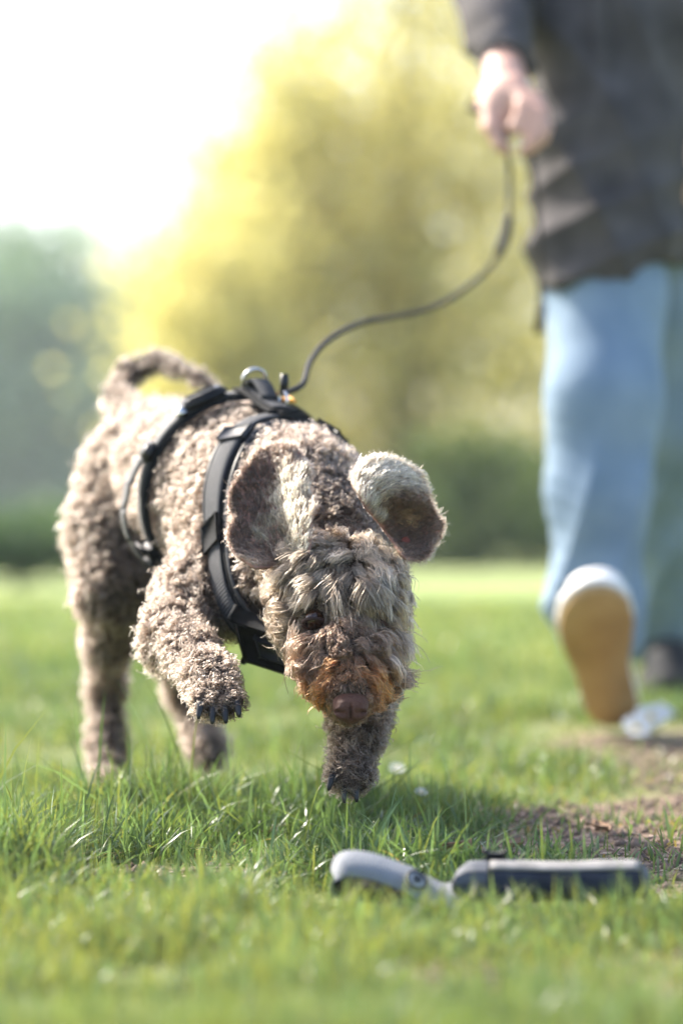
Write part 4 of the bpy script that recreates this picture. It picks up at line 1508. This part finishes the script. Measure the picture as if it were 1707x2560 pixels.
def build_jacket():
    f = Field((0.06, 4.2, 0.55), (0.90, 5.4, 1.52), 0.0075)
    f.chain([at(1545, -330, 4.87), at(1525, 60, 4.80), at(1508, 380, 4.75), at(1510, 600, 4.71), at(1518, 820, 4.685)], [0.135, 0.122, 0.118, 0.112, 0.106], 0.05)
    f.chain([at(1610, 60, 4.85), at(1600, 800, 4.85)], [0.115, 0.118], 0.05)
    f.cone(SH_R, SH_L, 0.072, 0.072, 0.05)
    f.cone(NECK - [0, 0, 0.06], NECK + [0, 0, 0.015], 0.085, 0.068, 0.03)
    fr = [SH_R, at(1290, -220, 4.78), EL_R, at(1245, 90, 4.64), at(1258, 165, 4.56)]
    f.chain(fr, [0.072, 0.066, 0.062, 0.055, 0.047], 0.03)
    f.chain([SH_L, EL_L, WR_L + (EL_L - WR_L) * 0.1], [0.07, 0.06, 0.047], 0.03)
    G = f.grid()
    # hem, cuff
    hem = at(1500, 712, 4.78)[2]
    hz = hem + 0.03 * np.clip((G[..., 0] - 0.46) / 0.1, -0.6, 1.2) + 0.006 * np.sin(G[..., 0] * 40)
    body_zone = (G[..., 0] > 0.27) & (G[..., 0] < 0.60) & (G[..., 2] < 0.80)
    f.a = np.where(body_zone, np.maximum(f.a, hz - G[..., 2]), f.a).astype(np.float32)
    cd = unit(at(1258, 165, 4.56) - at(1245, 90, 4.64))
    cut = (G - at(1256, 172, 4.555)) @ cd
    near = np.linalg.norm(G - at(1258, 190, 4.53), axis=-1) < 0.12
    f.a = np.where(near, np.maximum(f.a, cut), f.a).astype(np.float32)
    V, F = f.surface(2)
    N = vnormals(V, F)
    V = cloth_noise(V, N, 0.009, 0.10, [((1, 0.2, 0.5), 1.0), ((0.6, 0, -1), 0.8), ((1, 0, 0.1), 1.2)], 71)
    j = mesh_obj('jacket', V, F.astype(np.int32), M['jacket'], person)
    # open front: placket edges and a pocket flap
    fx = [at(1470, -300, 4.69), at(1500, 100, 4.668), at(1505, 400, 4.63), at(1498, 665, 4.603)]
    edge = catmull(fx, 24)
    inn = np.array([edge + [o, 0, 0] for o in (-0.016, 0.016)])
    mesh_obj('placket', *grid_slab(inn, inn + np.array([0, -0.006, 0])), M['jacket'], j)
    return j


build_jacket()


def leg_cloth(name_seed, hip, kn, an, r, hem):
    f = Field(np.minimum.reduce([hip, kn, an]) - 0.2, np.maximum.reduce([hip, kn, an]) + 0.2, 0.0065)
    return f


def build_jeans():
    f = Field((0.2, 4.3, 0.06), (0.80, 5.6, 0.98), 0.0068)
    f.chain([HIP_R, at(1512, 740, 4.70), KN_R, at(1496, 1250, 4.60), at(1490, 1500, 4.60), at(1496, 1580, 4.61)], [0.092, 0.092, 0.087, 0.081, 0.074, 0.068], 0.03)
    f.chain([HIP_L, at(1670, 760, 4.92), KN_L, at(1660, 1300, 5.12), at(1650, 1580, 5.28)], [0.105, 0.098, 0.094, 0.088, 0.080], 0.03)
    f.ell(PELV, (0.125, 0.10, 0.13), k=0.04)
    V, F = f.surface(2)
    N = vnormals(V, F)
    V = cloth_noise(V, N, 0.0085, 0.085, [((1, 0.1, 0.16), 1.3), ((1, 0, -0.35), 0.9), ((0.5, 0, 1), 0.35)], 75)
    mesh_obj('jeans', V, F.astype(np.int32), M['jeans'], person)


build_jeans()


def build_shoe(heel, toe, up, width, parent, label, rim='white_rubber'):
    """sneaker: gum sole with rim, canvas upper, rubber toe cap, laces"""
    f_ = unit(toe - heel)
    L = np.linalg.norm(toe - heel)
    up = unit(up - f_ * (up @ f_))
    sd = np.cross(f_, up)
    t = np.linspace(0, 1, 25)
    half = width * 0.5 * np.interp(t, [0, 0.04, 0.12, 0.3, 0.45, 0.62, 0.75, 0.88, 0.96, 1.0], [0.25, 0.52, 0.72, 0.72, 0.74, 0.92, 1.0, 0.88, 0.58, 0.22])
    shift = width * 0.06 * np.sin((t - 0.2) * math.pi * 1.3)
    lc = heel + f_ * (t * L)[:, None] + sd * shift[:, None]
    outline = np.concatenate([lc + sd * half[:, None], (lc - sd * half[:, None])[::-1]])
    n = len(outline)
    c = outline.mean(0)

    def layer(h, s):
        return c + (outline - c) * s + up * h
    rings = [layer(0.0, 0.955), layer(0.003, 0.985), layer(0.012, 1.0)]
    V = np.concatenate(rings)
    F = [(i * n + j, i * n + (j + 1) % n, (i + 1) * n + (j + 1) % n, (i + 1) * n + j) for i in range(2) for j in range(n)]
    m = len(t)
    for q in range(m - 1):
        F.append((q, n - 1 - q, n - 2 - q, q + 1))
    shoe = bpy.data.objects.new('shoe', None)
    shoe.location = Vector(heel)
    COL.objects.link(shoe)
    shoe.parent = parent
    shoe.matrix_parent_inverse = Matrix.Translation(-Vector(parent.location))
    if label:
        shoe['label'] = label
    inv = Matrix.Translation(-Vector(heel))

    def sub(name, VF, mat):
        o = mesh_obj(name, VF[0], VF[1], mat)
        o.parent = shoe
        o.matrix_parent_inverse = inv
        return o
    sub('sole', (V, F), M['gum'])
    rings = [layer(0.0125, 0.99), layer(0.014, 1.03), layer(0.030, 1.03), layer(0.032, 0.99)]
    V = np.concatenate(rings)
    F = [(i * n + j, i * n + (j + 1) % n, (i + 1) * n + (j + 1) % n, (i + 1) * n + j) for i in range(3) for j in range(n)]
    for q in range(m - 1):
        F.append((3 * n + q, 3 * n + q + 1, 3 * n + n - 2 - q, 3 * n + n - 1 - q))
    sub('rubber_rim', (V, F), M[rim])
    # upper
    fld = Field(np.minimum(heel, toe) - 0.16, np.maximum(heel, toe) + 0.16, 0.005)
    w = width * 0.5
    fld.chain([heel + f_ * 0.045 + up * 0.055, heel + f_ * L * 0.45 + up * 0.055, heel + f_ * L * 0.72 + up * 0.046, heel + f_ * (L - 0.04) + up * 0.038], [w * 0.66, w * 0.66, w * 0.74, w * 0.55], 0.02)
    fld.cone(heel + f_ * 0.05 + up * 0.06, heel + f_ * 0.055 + up * 0.12, w * 0.66, w * 0.64, 0.02)
    G = fld.grid()
    fld.a = np.maximum(fld.a, 0.031 - (G - heel) @ up).astype(np.float32)
    V, F = fld.surface(2)
    sub('upper', (V, F.astype(np.int32)), M['shoe_black'])
    cap = heel + f_ * (L - 0.032) + up * 0.036
    sub('toe_cap', ball(cap, (0.036, w * 0.78, 0.026), np.stack([f_, sd, up])), M[rim])
    lc_ = []
    for q in range(5):
        b_ = heel + f_ * (L * (0.45 + 0.065 * q)) + up * (0.055 + w * 0.70 - 0.003 * q)
        lc_.append(tube(catmull([b_ - sd * 0.022 - up * 0.006, b_ + up * 0.002, b_ + sd * 0.022 - up * 0.006], 7), 0.003, 6))
    sub('lace', merge(lc_), M[rim])
    return shoe


build_shoe(at(1533, 1822, 4.50), at(1486, 1478, 4.305), np.array([0, 0.75, 0.65]), 0.112, person, 'shoe with tan gum sole and white rubber toe, lifted at the front')
hl = at(1660, 1668, 5.34)
build_shoe(np.array([hl[0], hl[1], 0.085]), np.array([hl[0] - 0.012, hl[1] - 0.245, 0.034]), np.array([0, 0, 1.0]), 0.108, person, 'dark shoe on the trailing foot', 'shoe_black')

# wrist loop of the leash
wl = []
for t in np.linspace(0, 2 * math.pi, 30):
    wl.append(at(1252, 268, 4.485) + np.array([0.046 * math.cos(t), 0.040 * math.sin(t), 0.020 * math.sin(t * 1.0 + 0.6) - 0.012 * math.cos(t)]))
strap_tube('wrist_loop', np.array(wl), 0.0048, leash, M['leash'])
# loose end dangling below the coat
strap_tube('loose_end', catmull(A((1322, 340, 4.50), (1338, 480, 4.53), (1350, 640, 4.55), (1352, 760, 4.55), (1346, 835, 4.55)), 30), np.concatenate([np.full(22, 0.004), np.full(8, 0.0075)]), leash, M['leash'])


# ------------------------------------------------------------------ the toy
def build_toy():
    root = empty('dog_toy', tuple(at(1250, 2262, 2.62) * [1, 1, 0] + [0, 0, 0.004]), 'navy padded treat pouch with a grey strap loop lying in the grass', 'dog toy')
    x0, x1 = at(1135, 2230, 2.62), at(1622, 2232, 2.60)
    axis = unit(x1 - x0)
    L = np.linalg.norm(x1 - x0)
    up = np.array([0, 0, 1.0])
    dp = np.cross(axis, up)
    gz = 0.002
    ns, nc = 34, 28
    V = []
    for i in range(ns):
        t = i / (ns - 1)
        flat = 1 - 0.93 * math.exp(-(t / 0.045) ** 2) - 0.90 * math.exp(-((1 - t) / 0.03) ** 2)
        hz = 0.0165 * (0.15 + 0.85 * max(flat, 0.0) ** 0.5) * (1 + 0.05 * math.sin(t * 9))
        hy = 0.024 + 0.003 * (1 - flat)
        for j in range(nc):
            a_ = 2 * math.pi * j / nc
            ca, sa = math.cos(a_), math.sin(a_)
            yy = hy * math.copysign(abs(ca) ** 0.75, ca)
            zz = hz * math.copysign(abs(sa) ** 0.75, sa)
            V.append(x0 * [1, 1, 0] + axis * L * t + dp * yy + up * (gz + 0.0185 + zz + 0.0007 * math.sin(20 * t + 3 * a_)))
    F = [(i * nc + j, i * nc + (j + 1) % nc, (i + 1) * nc + (j + 1) % nc, (i + 1) * nc + j) for i in range(ns - 1) for j in range(nc)]
    F.append(tuple(range(nc - 1, -1, -1)))
    F.append(tuple((ns - 1) * nc + j for j in range(nc)))
    mesh_obj('pouch', V, F, M['navy'], root)
    # binding collars and end flap
    def collar(t0, t1, mat, name, grow_=0.0012):
        Vc = []
        tt = np.linspace(t0, t1, 4)
        for t in tt:
            flat = 1 - 0.93 * math.exp(-(t / 0.045) ** 2) - 0.90 * math.exp(-((1 - t) / 0.03) ** 2)
            hz = 0.0165 * (0.15 + 0.85 * max(flat, 0.0) ** 0.5) + grow_ + 0.0009
            hy = 0.024 + 0.003 * (1 - flat) + grow_
            for j in range(nc):
                a_ = 2 * math.pi * j / nc
                ca, sa = math.cos(a_), math.sin(a_)
                Vc.append(x0 * [1, 1, 0] + axis * L * t + dp * hy * math.copysign(abs(ca) ** 0.75, ca) + up * (gz + 0.0185 + hz * math.copysign(abs(sa) ** 0.75, sa)))
        Fc = [(i * nc + j, i * nc + (j + 1) % nc, (i + 1) * nc + (j + 1) % nc, (i + 1) * nc + j) for i in range(3) for j in range(nc)]
        V_ = np.array(Vc)
        return strap_obj(name, (V_, Fc), 0.03, 0.1, mat, root, 4, nc)
    # pale strip along the upper side: sunlight on the navy put into colour
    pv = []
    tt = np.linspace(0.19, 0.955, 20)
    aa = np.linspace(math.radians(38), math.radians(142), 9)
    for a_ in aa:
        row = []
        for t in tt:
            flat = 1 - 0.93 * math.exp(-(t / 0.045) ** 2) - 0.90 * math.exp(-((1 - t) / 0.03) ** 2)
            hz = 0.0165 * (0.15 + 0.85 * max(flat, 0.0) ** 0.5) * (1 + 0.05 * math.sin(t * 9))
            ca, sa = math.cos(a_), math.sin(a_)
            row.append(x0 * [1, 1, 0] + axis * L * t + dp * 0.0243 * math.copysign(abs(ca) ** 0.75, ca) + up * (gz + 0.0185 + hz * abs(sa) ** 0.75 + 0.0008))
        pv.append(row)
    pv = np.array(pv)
    mesh_obj('sunlit_top_panel', *grid_slab(pv, pv + up * 0.0016), M['sunlit_navy'], root)
    collar(0.015, 0.18, M['navy_trim'], 'collar')
    collar(0.965, 0.995, M['navy_trim'], 'end_binding')
    # zip pull
    mesh_obj('zip_pull', *rbox(x0 * [1, 1, 0] + axis * L * 0.21 + dp * (-0.008) + up * 0.043, axis, dp, up, 0.008, 0.005, 0.003, 0.4), M['plastic'], root)
    # strap loop: a ribbon leaving the pouch, rising to a loop at its far end and doubling back
    def zt(p):
        return float(ground_z(p[0], p[1]))
    top = A((1165, 2232, 2.60), (1112, 2240, 2.60), (1072, 2226, 2.60), (1030, 2202, 2.60), (985, 2184, 2.60), (930, 2165, 2.60), (880, 2158, 2.60), (852, 2166, 2.60), (836, 2196, 2.60))
    bot = A((836, 2196, 2.60), (850, 2216, 2.60), (890, 2224, 2.60), (950, 2230, 2.60), (1010, 2240, 2.60), (1060, 2250, 2.60), (1150, 2258, 2.60))
    path = catmull(list(top) + list(bot[1:]), 70)
    w = np.array([0.05, 0.72, 0.72]); w = unit(w)
    g = np.gradient(path, axis=0)
    bl = sstep(36, 46, np.arange(70.0))[:, None]
    w = unit(w * (1 - bl) + np.array([0.0, 0.75, 0.66]) * bl)
    wv_ = unit(w - unit(g) * (unit(g) * w).sum(1, keepdims=True))
    inn = np.array([path + wv_ * o for o in (-0.0145, 0.0, 0.0145)])
    # tilt the band towards the viewer a little at its top run
    nrm = unit(np.cross(unit(g), wv_))
    strap_obj('strap_loop', grid_slab(inn, inn + nrm[None] * 0.0016), 0.3, 0.029, M['strap_grey'], root, 3, 70)
    shade_in = inn[:, 3:] + nrm[None, 3:] * 0.0019  # dark layer on the loop's inner face: its shade, added as colour
    strap_obj('strap_shade', grid_slab(shade_in * 1.0, shade_in + nrm[None, 3:] * 0.0010), 0.3, 0.029, M['pad'], root, 3, 67)
    # snap: two rings of a press stud on the near edge of the band
    k = int(np.argmin(np.linalg.norm(path[:40] - at(1032, 2205, 2.60), axis=1)))
    dirv = nrm[k] if nrm[k][1] < 0 else -nrm[k]
    c = path[k] + dirv * 0.0035 - wv_[k] * 0.001
    u1 = unit(np.cross(dirv, up)); u2 = np.cross(u1, dirv)
    a_ = np.linspace(0, 2 * math.pi, 29)
    outer = np.array([c + dirv * 0.002 + u1 * 0.0088 * math.cos(t) + u2 * 0.0088 * math.sin(t) for t in a_])
    inner = np.array([c + dirv * 0.003 + u1 * 0.0032 * math.cos(t) + u2 * 0.0032 * math.sin(t) for t in a_])
    sb = mesh_obj('snap_button', *ball(c, (0.0098, 0.0098, 0.0024), np.stack([u1, u2, dirv])), M['snap'], root)
    mesh_obj('snap_rim', *tube(outer, 0.0013, 8, False), M['plastic'], sb)
    mesh_obj('snap_socket', *merge([tube(inner, 0.0010, 8, False), ball(c + dirv * 0.0015, (0.0022, 0.0022, 0.0012), np.stack([u1, u2, dirv]), 12, 6)]), M['plastic'], sb)
    return root


build_toy()


# ------------------------------------------------------------------ litter, leaf, flowers
def build_litter():
    """crumbs of soil and bits of straw on the worn patch"""
    n = 6500
    x = rng.uniform(-0.3, 0.75, n * 4); y = rng.uniform(2.05, 4.4, n * 4)
    ok = rng.random(n * 4) < bare(x, y) * 0.9 + 0.01
    x, y = x[ok][:n], y[ok][:n]
    n = len(x)
    R = np.stack([x, y, ground_z(x, y) + 0.001], -1)
    Vs, Fs = [], []
    base = np.array([[1, 0, 0], [-1, 0, 0], [0, 1, 0], [0, -1, 0], [0, 0, 1], [0, 0, -1.0]])
    fb = np.array([[0, 2, 4], [2, 1, 4], [1, 3, 4], [3, 0, 4], [2, 0, 5], [1, 2, 5], [3, 1, 5], [0, 3, 5]])
    V = base[None] * (0.0012 + 0.0065 * rng.random((n, 1, 1)) ** 2.2) * rng.uniform(0.4, 1.4, (n, 6, 1))
    flat = rng.random(n) < 0.35
    V[flat, :, 2] *= 0.15
    V[flat, :, 0] *= 2.0
    a_ = rng.uniform(0, 6.28, n)
    c, s = np.cos(a_)[:, None], np.sin(a_)[:, None]
    V = np.stack([V[..., 0] * c - V[..., 1] * s, V[..., 0] * s + V[..., 1] * c, V[..., 2]], -1) + R[:, None]
    F = (fb[None] + (np.arange(n) * 6)[:, None, None]).reshape(-1, 3).astype(np.int32)
    col = np.array([0.17, 0.115, 0.085]) * rng.uniform(0.5, 1.5, (n, 1))
    col[flat] = np.array([0.50, 0.37, 0.29]) * rng.uniform(0.6, 1.3, (flat.sum(), 1))
    m, nt, N, Pn, O = new_mat('litter')
    an = N.new('ShaderNodeAttribute'); an.attribute_name = 'Col'
    nt.links.new(an.outputs['Color'], Pn.inputs['Base Color'])
    Pn.inputs['Roughness'].default_value = 0.9
    o = mesh_obj('leaf_litter', V.reshape(-1, 3), F, m, smooth=False, cols=np.repeat(col, 6, 0))
    tag(o, 'brown soil crumbs and dry plant bits on the worn patch', 'litter', 'stuff')


build_litter()


def dry_leaf(c, L, w, ang, curl, label):
    nu, nv = 12, 7
    d = np.array([math.cos(ang), math.sin(ang), 0.12]); d = unit(d)
    s = unit(np.cross([0, 0, 1.0], d)); up = np.cross(d, s)
    S_ = np.zeros((nu, nv, 3))
    for i in range(nu):
        t = i / (nu - 1)
        hw = w * math.sin(math.pi * min(max(t, 0.03), 0.97)) ** 0.7
        for j in range(nv):
            q = j / (nv - 1) * 2 - 1
            S_[i, j] = c + d * L * (t - 0.5) + s * hw * q + up * (curl * q * q * w + 0.3 * curl * L * (t - 0.4) ** 2)
    V, F = grid_slab(S_, S_ + up * 0.0006)
    o = mesh_obj('dry_leaf', V, F, M['dry_leaf'])
    tag(o, label, 'leaf', group='dry leaves on the ground')


dry_leaf(at(1140, 2105, 2.86) * [1, 1, 0] + [0, 0, 0.022], 0.034, 0.009, -0.5, 0.9, 'curled brown leaf in the grass just above the grey strap')
dry_leaf(at(1290, 2075, 3.02) * [1, 1, 0] + [0, 0, 0.010], 0.028, 0.009, 0.9, 0.6, 'brown leaf on the worn patch behind the navy pouch')
dry_leaf(at(1500, 2020, 3.2) * [1, 1, 0] + [0, 0, 0.010], 0.03, 0.010, 2.2, 0.5, 'brown leaf on bare soil below the white flower')


def daisy(p, h, r, label, tilt=0.3, npet=16, lean=0.0):
    root = empty('daisy', tuple(p), label, 'flower', 'white flowers in the grass')
    top = np.asarray(p) + [lean * h, -0.1 * h, h]
    mesh_obj('stem', *tube(catmull([p, np.asarray(p) + [0.3 * lean * h, 0, 0.5 * h], top], 7), 0.0008, 5), M['stem'], root)
    nv = unit(np.array([0.15, -tilt, 1.0]))
    u1 = unit(np.cross(nv, [0, 1.0, 0])); u2 = np.cross(nv, u1)
    V, F = [], []
    for q in range(npet):
        t = 2 * math.pi * q / npet
        d = math.cos(t) * u1 + math.sin(t) * u2
        s = np.cross(nv, d)
        b = len(V)
        up = random.uniform(0.05, 0.35)
        for (k, wd) in ((0.2, 0.05), (0.6, 0.15), (0.92, 0.14), (1.0, 0.06)):
            V += [top + d * r * k - s * r * wd + nv * r * up * k * k, top + d * r * k + s * r * wd + nv * r * up * k * k]
        F += [(b + 2 * i, b + 2 * i + 1, b + 2 * i + 3, b + 2 * i + 2) for i in range(3)]
    mesh_obj('petals', V, F, M['petal'], root, cols=np.full((len(V), 3), 0.85))
    mesh_obj('flower_centre', *ball(top + nv * r * 0.06, (r * 0.28, r * 0.28, r * 0.16), np.stack([u1, u2, nv]), 12, 6), M['yellow'], root)


def gp(x, y, d):
    p = at(x, y, d)
    return np.array([p[0], p[1], float(ground_z(p[0], p[1]))])


daisy(gp(826, 1950, 3.55), 0.035, 0.010, 'small white flower just behind the reaching forepaw', 0.7)
daisy(gp(1052, 1990, 3.35), 0.03, 0.007, 'tiny white flower in grass to the right of the forepaw', 0.6)
daisy(gp(992, 1930, 3.7), 0.03, 0.009, 'small white flower beyond the muzzle, above the grass tips', 0.6)
daisy(gp(1585, 1820, 4.30), 0.028, 0.022, 'white flower beside the lifted shoe, lowest of the cluster', 0.8, 18, 0.1)
daisy(gp(1612, 1800, 4.36), 0.036, 0.024, 'white flower beside the lifted shoe, middle of the cluster', 0.8, 18, 0.2)
daisy(gp(1645, 1785, 4.44), 0.036, 0.020, 'white flower of the cluster farthest from the lifted shoe', 0.7, 18, 0.1)


# ------------------------------------------------------------------ trees
def build_tree(name, base, height, crown_c, crown_r, nclump, nleaf, leaf, c0, c1, mat, label, cat='tree', group=None, trunk_r=0.16, seed=0, low=0.0):
    r = np.random.default_rng(seed)
    base = np.asarray(base, float)
    root = empty(name, tuple(base), label, cat, group)
    crown_c = base + np.asarray(crown_c, float)
    crown_r = np.asarray(crown_r, float)
    u = unit(r.normal(size=(nclump, 3)))
    cc = crown_c + u * crown_r * (r.random((nclump, 1)) ** 0.45)
    cc[:, 2] = np.maximum(cc[:, 2], base[2] + 0.25 + low)
    cs = r.uniform(0.12, 0.26, (nclump, 1)) * crown_r.mean()
    # trunk and limbs
    tp = np.array([base, base + [0.05, 0, height * 0.3], base + [-0.05, 0.05, height * 0.6], base + [0, 0, height * 0.92]])
    tpc = catmull(tp, 12)
    parts = [tube(tpc, np.linspace(trunk_r, trunk_r * 0.15, 12), 10)]
    for q in r.choice(nclump, min(26, nclump), replace=False):
        tz = np.clip((cc[q, 2] - base[2]) / height - r.uniform(0.1, 0.3), 0.12, 0.85)
        s = tpc[int(tz * 11)]
        mid = 0.5 * (s + cc[q]) + [0, 0, 0.1 * crown_r[2] * r.uniform(-0.3, 1)]
        parts.append(tube(catmull([s, mid, cc[q]], 7), np.linspace(trunk_r * 0.4 * (1 - tz * 0.6), trunk_r * 0.06, 7), 6))
    V, F = merge(parts)
    mesh_obj('trunk', V, F, M['bark'], root)
    # leaves
    k = r.integers(0, nclump, nleaf)
    P_ = cc[k] + r.normal(size=(nleaf, 3)) * cs[k] * [1, 1, 0.8]
    P_[:, 2] = np.maximum(P_[:, 2], base[2] + 0.05 + low * 0.5)
    d = unit(r.normal(size=(nleaf, 3)) + [0, 0, -0.4])
    s = unit(np.cross(d, r.normal(size=(nleaf, 3))))
    l = leaf * r.uniform(0.6, 1.3, (nleaf, 1))
    V = np.stack([P_ - d * l, P_ + s * l * 0.55, P_ + d * l, P_ - s * l * 0.55], 1)
    F = (np.array([[0, 1, 2, 3]]) + (np.arange(nleaf) * 4)[:, None]).astype(np.int32)
    h = np.clip(r.normal(0.5, 0.25, (nleaf, 1)) + r.normal(0, 0.25, (nclump, 1))[k], 0, 1)
    C = np.asarray(c0) * (1 - h) + np.asarray(c1) * h
    mesh_obj('crown', V.reshape(-1, 3), F, mat, root, smooth=False, cols=np.repeat(C, 4, 0))
    return root


def gat(x, d):
    p = at(x, 1340, d)
    return np.array([p[0], p[1], float(ground_z(p[0], p[1]))])


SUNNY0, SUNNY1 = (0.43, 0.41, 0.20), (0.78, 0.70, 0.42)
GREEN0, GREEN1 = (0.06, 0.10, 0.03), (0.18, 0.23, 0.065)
FAR0, FAR1 = (0.15, 0.23, 0.15), (0.30, 0.40, 0.25)  # paled towards blue-green: part of the haze is put into the leaf colour
g_ = 'sunlit trees at the edge of the meadow'
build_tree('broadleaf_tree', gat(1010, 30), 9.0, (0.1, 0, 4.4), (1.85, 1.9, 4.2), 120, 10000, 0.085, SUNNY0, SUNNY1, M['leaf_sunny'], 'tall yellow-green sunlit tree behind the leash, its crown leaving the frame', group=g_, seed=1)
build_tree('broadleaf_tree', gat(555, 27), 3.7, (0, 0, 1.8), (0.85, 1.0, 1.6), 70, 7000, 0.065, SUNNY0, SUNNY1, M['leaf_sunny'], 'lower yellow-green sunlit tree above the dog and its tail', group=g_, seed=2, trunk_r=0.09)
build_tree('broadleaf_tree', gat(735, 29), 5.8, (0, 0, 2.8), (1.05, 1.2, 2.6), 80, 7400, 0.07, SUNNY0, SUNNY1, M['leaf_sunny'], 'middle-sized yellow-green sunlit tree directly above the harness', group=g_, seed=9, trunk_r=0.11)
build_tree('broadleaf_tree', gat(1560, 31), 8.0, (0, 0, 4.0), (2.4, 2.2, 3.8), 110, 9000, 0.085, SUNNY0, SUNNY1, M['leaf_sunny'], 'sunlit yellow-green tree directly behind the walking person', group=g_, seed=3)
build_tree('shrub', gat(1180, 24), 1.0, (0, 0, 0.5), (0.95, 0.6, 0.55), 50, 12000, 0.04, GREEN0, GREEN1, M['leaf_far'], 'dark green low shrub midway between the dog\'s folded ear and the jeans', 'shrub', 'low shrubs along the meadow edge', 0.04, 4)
g2 = 'hazy trees far beyond the meadow'
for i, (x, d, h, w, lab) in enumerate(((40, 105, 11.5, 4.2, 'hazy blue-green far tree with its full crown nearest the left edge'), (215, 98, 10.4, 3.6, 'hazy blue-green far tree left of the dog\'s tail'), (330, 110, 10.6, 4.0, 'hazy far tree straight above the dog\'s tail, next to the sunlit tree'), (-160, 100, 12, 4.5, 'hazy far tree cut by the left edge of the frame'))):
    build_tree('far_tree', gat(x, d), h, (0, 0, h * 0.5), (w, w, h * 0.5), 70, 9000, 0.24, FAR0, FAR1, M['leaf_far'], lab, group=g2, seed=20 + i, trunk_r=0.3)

g3 = 'low shrubs along the meadow edge'
for i, (x, d, h, w, c0, c1, lab) in enumerate((
        (1010, 27, 0.95, 0.55, GREEN0, GREEN1, 'mid-green shrub between the dark shrub and the dog\'s ear'),
        (1400, 26, 1.25, 0.7, GREEN0, GREEN1, 'dark green shrub half hidden by the jeans'),
        (800, 29, 0.85, 0.75, (0.10, 0.14, 0.035), (0.26, 0.28, 0.08), 'olive shrub behind the dog\'s neck'),
        (540, 26, 0.65, 0.65, (0.10, 0.14, 0.035), (0.26, 0.28, 0.08), 'olive shrub behind the dog\'s back'),
        (265, 21, 0.5, 0.5, (0.07, 0.13, 0.06), (0.18, 0.25, 0.11), 'green shrub behind the dog\'s thigh'),
        (30, 17, 0.42, 0.45, (0.07, 0.13, 0.06), (0.18, 0.25, 0.11), 'green shrub at the left edge under the hazy trees'),
        (1650, 27, 1.2, 0.7, GREEN0, GREEN1, 'dark green shrub behind the trailing leg'))):
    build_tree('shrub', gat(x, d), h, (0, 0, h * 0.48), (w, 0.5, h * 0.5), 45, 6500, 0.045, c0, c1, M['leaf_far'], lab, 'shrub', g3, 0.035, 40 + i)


# ------------------------------------------------------------------ haze: the air between the meadow and the far trees
def build_haze():
    hx0, hx1, hy0, hy1, hz0, hz1 = -160, 160, -8, 240, -1.2, 18
    V = [(x, y, z) for x in (hx0, hx1) for y in (hy0, hy1) for z in (hz0, hz1)]
    F = [(0, 1, 3, 2), (4, 6, 7, 5), (0, 4, 5, 1), (2, 3, 7, 6), (0, 2, 6, 4), (1, 5, 7, 3)]
    m, nt, N, P_, O = new_mat('haze air')
    N.remove(P_)
    v = N.new('ShaderNodeVolumePrincipled')
    v.inputs['Color'].default_value = (0.86, 0.93, 0.96, 1)
    v.inputs['Density'].default_value = 0.0014
    v.inputs['Anisotropy'].default_value = 0.0
    nt.links.new(v.outputs[0], O.inputs['Volume'])
    o = mesh_obj('haze', V, F, m, smooth=False)
    tag(o, 'pale summer haze lying over the meadow and far trees', 'haze', 'stuff')


build_haze()
